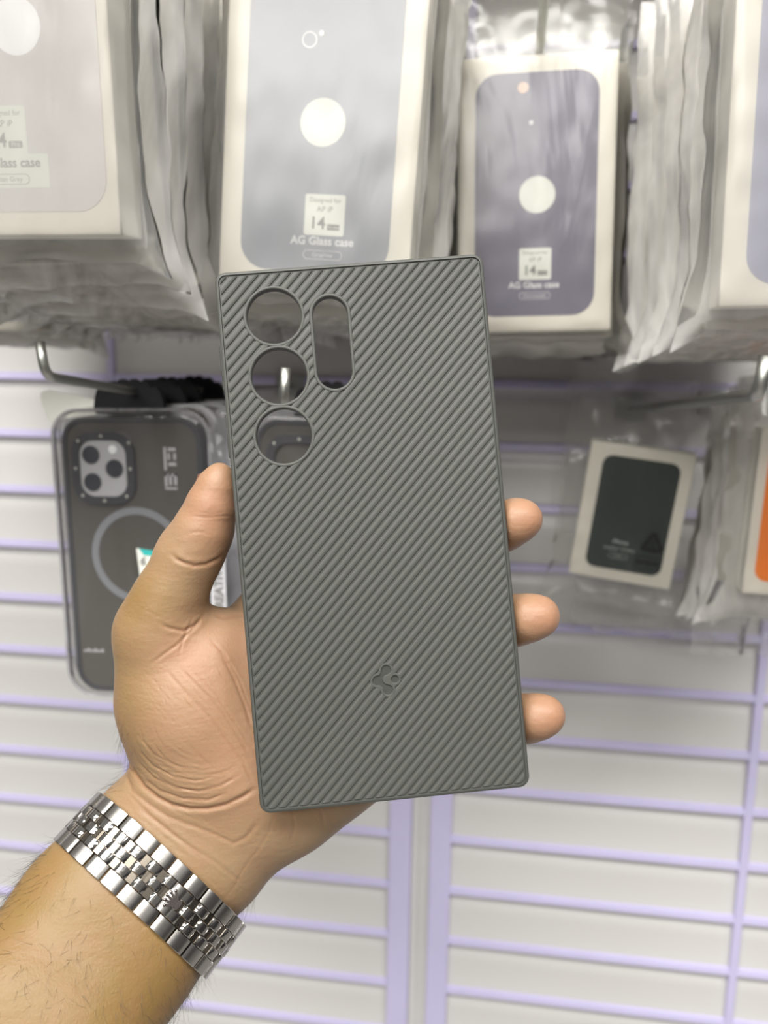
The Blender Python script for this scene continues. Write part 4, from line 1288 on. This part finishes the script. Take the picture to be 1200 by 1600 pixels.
def frame_at(s):
    s = s % PER
    x = np.interp(s, sl_, lp_[:, 0]); y = np.interp(s, sl_, lp_[:, 1])
    x2 = np.interp((s + .3) % PER, sl_, lp_[:, 0]); y2 = np.interp((s + .3) % PER, sl_, lp_[:, 1])
    tx, ty = x2 - x, y2 - y; l_ = math.hypot(tx, ty); tx /= l_; ty /= l_
    pos = BC + ui * x + di * y
    tan = ui * tx + di * ty
    nrm = ui * ty - di * tx
    if nrm.dot(pos - BC) < 0: nrm = -nrm
    return pos, tan, nrm
def link_mesh(name, ln, wd, th, dome, m):
    """a watch link: domed along its length, bevelled sides; local x along band, y across, z out"""
    bm = bmesh.new()
    prof = []
    n = 8
    for i in range(n + 1):
        u = -1 + 2 * i / n
        prof.append((u * ln / 2, th * (1 - dome * abs(u) ** 3)))
    prof = [(-ln / 2, 0)] + prof + [(ln / 2, 0)]
    rows = []
    for y, ins in ((-wd / 2, .16), (-wd / 2 + .16, 0), (wd / 2 - .16, 0), (wd / 2, .16)):
        rows.append([bm.verts.new((x * .001, y * .001, max(0, z - (ins if z > 0 else 0)) * .001)) for x, z in prof])
    for a, b_ in zip(rows[:-1], rows[1:]):
        for i in range(len(prof) - 1): bm.faces.new((a[i], a[i + 1], b_[i + 1], b_[i]))
        bm.faces.new((a[-1], a[0], b_[0], b_[-1]))
    bm.faces.new(rows[0]); bm.faces.new(rows[-1][::-1])
    bmesh.ops.recalc_face_normals(bm, faces=bm.faces)
    me = bpy.data.meshes.new(name); bm.to_mesh(me); bm.free()
    for p in me.polygons: p.use_smooth = True
    me.set_sharp_from_angle(angle=math.radians(40))
    me.materials.append(m)
    return me
WB = empty('watch_bracelet', M=MCAM)
tag(WB, 'polished steel five-row link watch bracelet with crown clasp round the wrist', 'watch')
ME_out = link_mesh('outer_link', 6.3, 4.75, 2.2, .30, M_brush)
ME_in = link_mesh('centre_link', 4.7, 3.05, 2.3, .34, M_pol)
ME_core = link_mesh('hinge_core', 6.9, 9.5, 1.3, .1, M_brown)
def place(me_, name, s, y, lift=0.0, parent=WB):
    pos, tan, nrm = frame_at(s)
    wv_ = np.cross(nrm, tan)
    sgn = 1 if wv_.dot(wi) > 0 else -1
    wv_ = wv_ * sgn
    if sgn < 0: tan = -tan
    p = pos + wi * y + nrm * lift
    M = Matrix(((tan[0], wi[0], nrm[0], p[0] * .001), (tan[1], wi[1], nrm[1], p[1] * .001), (tan[2], wi[2], nrm[2], p[2] * .001), (0, 0, 0, 1)))
    o = bpy.data.objects.new(name, me_); COL.objects.link(o); o.parent = parent; o.matrix_local = M
    return o
# arc position of the crown: photo point (262, 1397) on the front side
def s_at(px, py):
    best = None
    for s in np.arange(0, PER, .25):
        pos, tan, nrm = frame_at(s)
        if nrm[2] < .1: continue
        x = pos[0] / -pos[2] * FPX + 600; y = 800 - pos[1] / -pos[2] * FPX
        q = abs((x - px) * .735 + (y - py) * .678)
        if best is None or q < best[0]: best = (q, s)
    return best[1]
SC = s_at(268, 1402)
for k in range(NL):
    s = SC + k * PL
    for y in (-7.2, 7.2):
        place(ME_out, 'outer_link', s + PL * .48, y)
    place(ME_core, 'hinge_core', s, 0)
    for j, y in enumerate((-3.15, 0, 3.15)):
        ph = .5 if j != 1 else 0.0
        if k == 0 and j != 99 and ph == 0.0: continue        # room for the clasp plate
        if (k == NL - 1) and ph == .5 and False: continue
        place(ME_in, 'centre_link', s + PL * ph, y, .05)
# clasp plate with the crown
clasp = place(link_mesh('clasp', 5.2, 9.3, 2.75, .4, M_brush), 'clasp', SC - .2, 0, .1)
bm = bmesh.new()
for k in range(5):                                          # crown: five points with round tips rising from a base
    a = math.radians(-44 + 22 * k)
    base_x = -.45 + .0
    p0 = Vector((math.sin(a) * .55, -1.5 + .1)); p1 = Vector((math.sin(a) * 3.1 * .92, -1.5 + math.cos(a) * 3.5))
    dd = (p1 - p0).normalized(); s_ = Vector((-dd.y, dd.x))
    prism(bm, [tuple(p0 - s_ * .20), tuple(p1 - s_ * .30), tuple(p1 + s_ * .30), tuple(p0 + s_ * .20)], 0, .55)
    r = bmesh.ops.create_uvsphere(bm, u_segments=10, v_segments=6, radius=.42)
    for vv in r['verts']: vv.co = vv.co + Vector((p1.x, p1.y, .35))
bm2pts = [(math.cos(a) * 1.35, -1.65 + math.sin(a) * .55) for a in [2 * math.pi * i / 20 for i in range(20)]]
prism(bm, bm2pts, 0, .6)
for vv in bm.verts: vv.co = Vector((-vv.co.y * .00125, vv.co.x * .00125, vv.co.z * .001))
cr = obj('crown_emblem', bm, mat('crown_steel', (.22, .19, .18, 1), .3, metal=1.0), clasp, 35)
cr.matrix_local = Matrix.Translation((0.0002, 0, .0027))
bpy.context.view_layer.update()
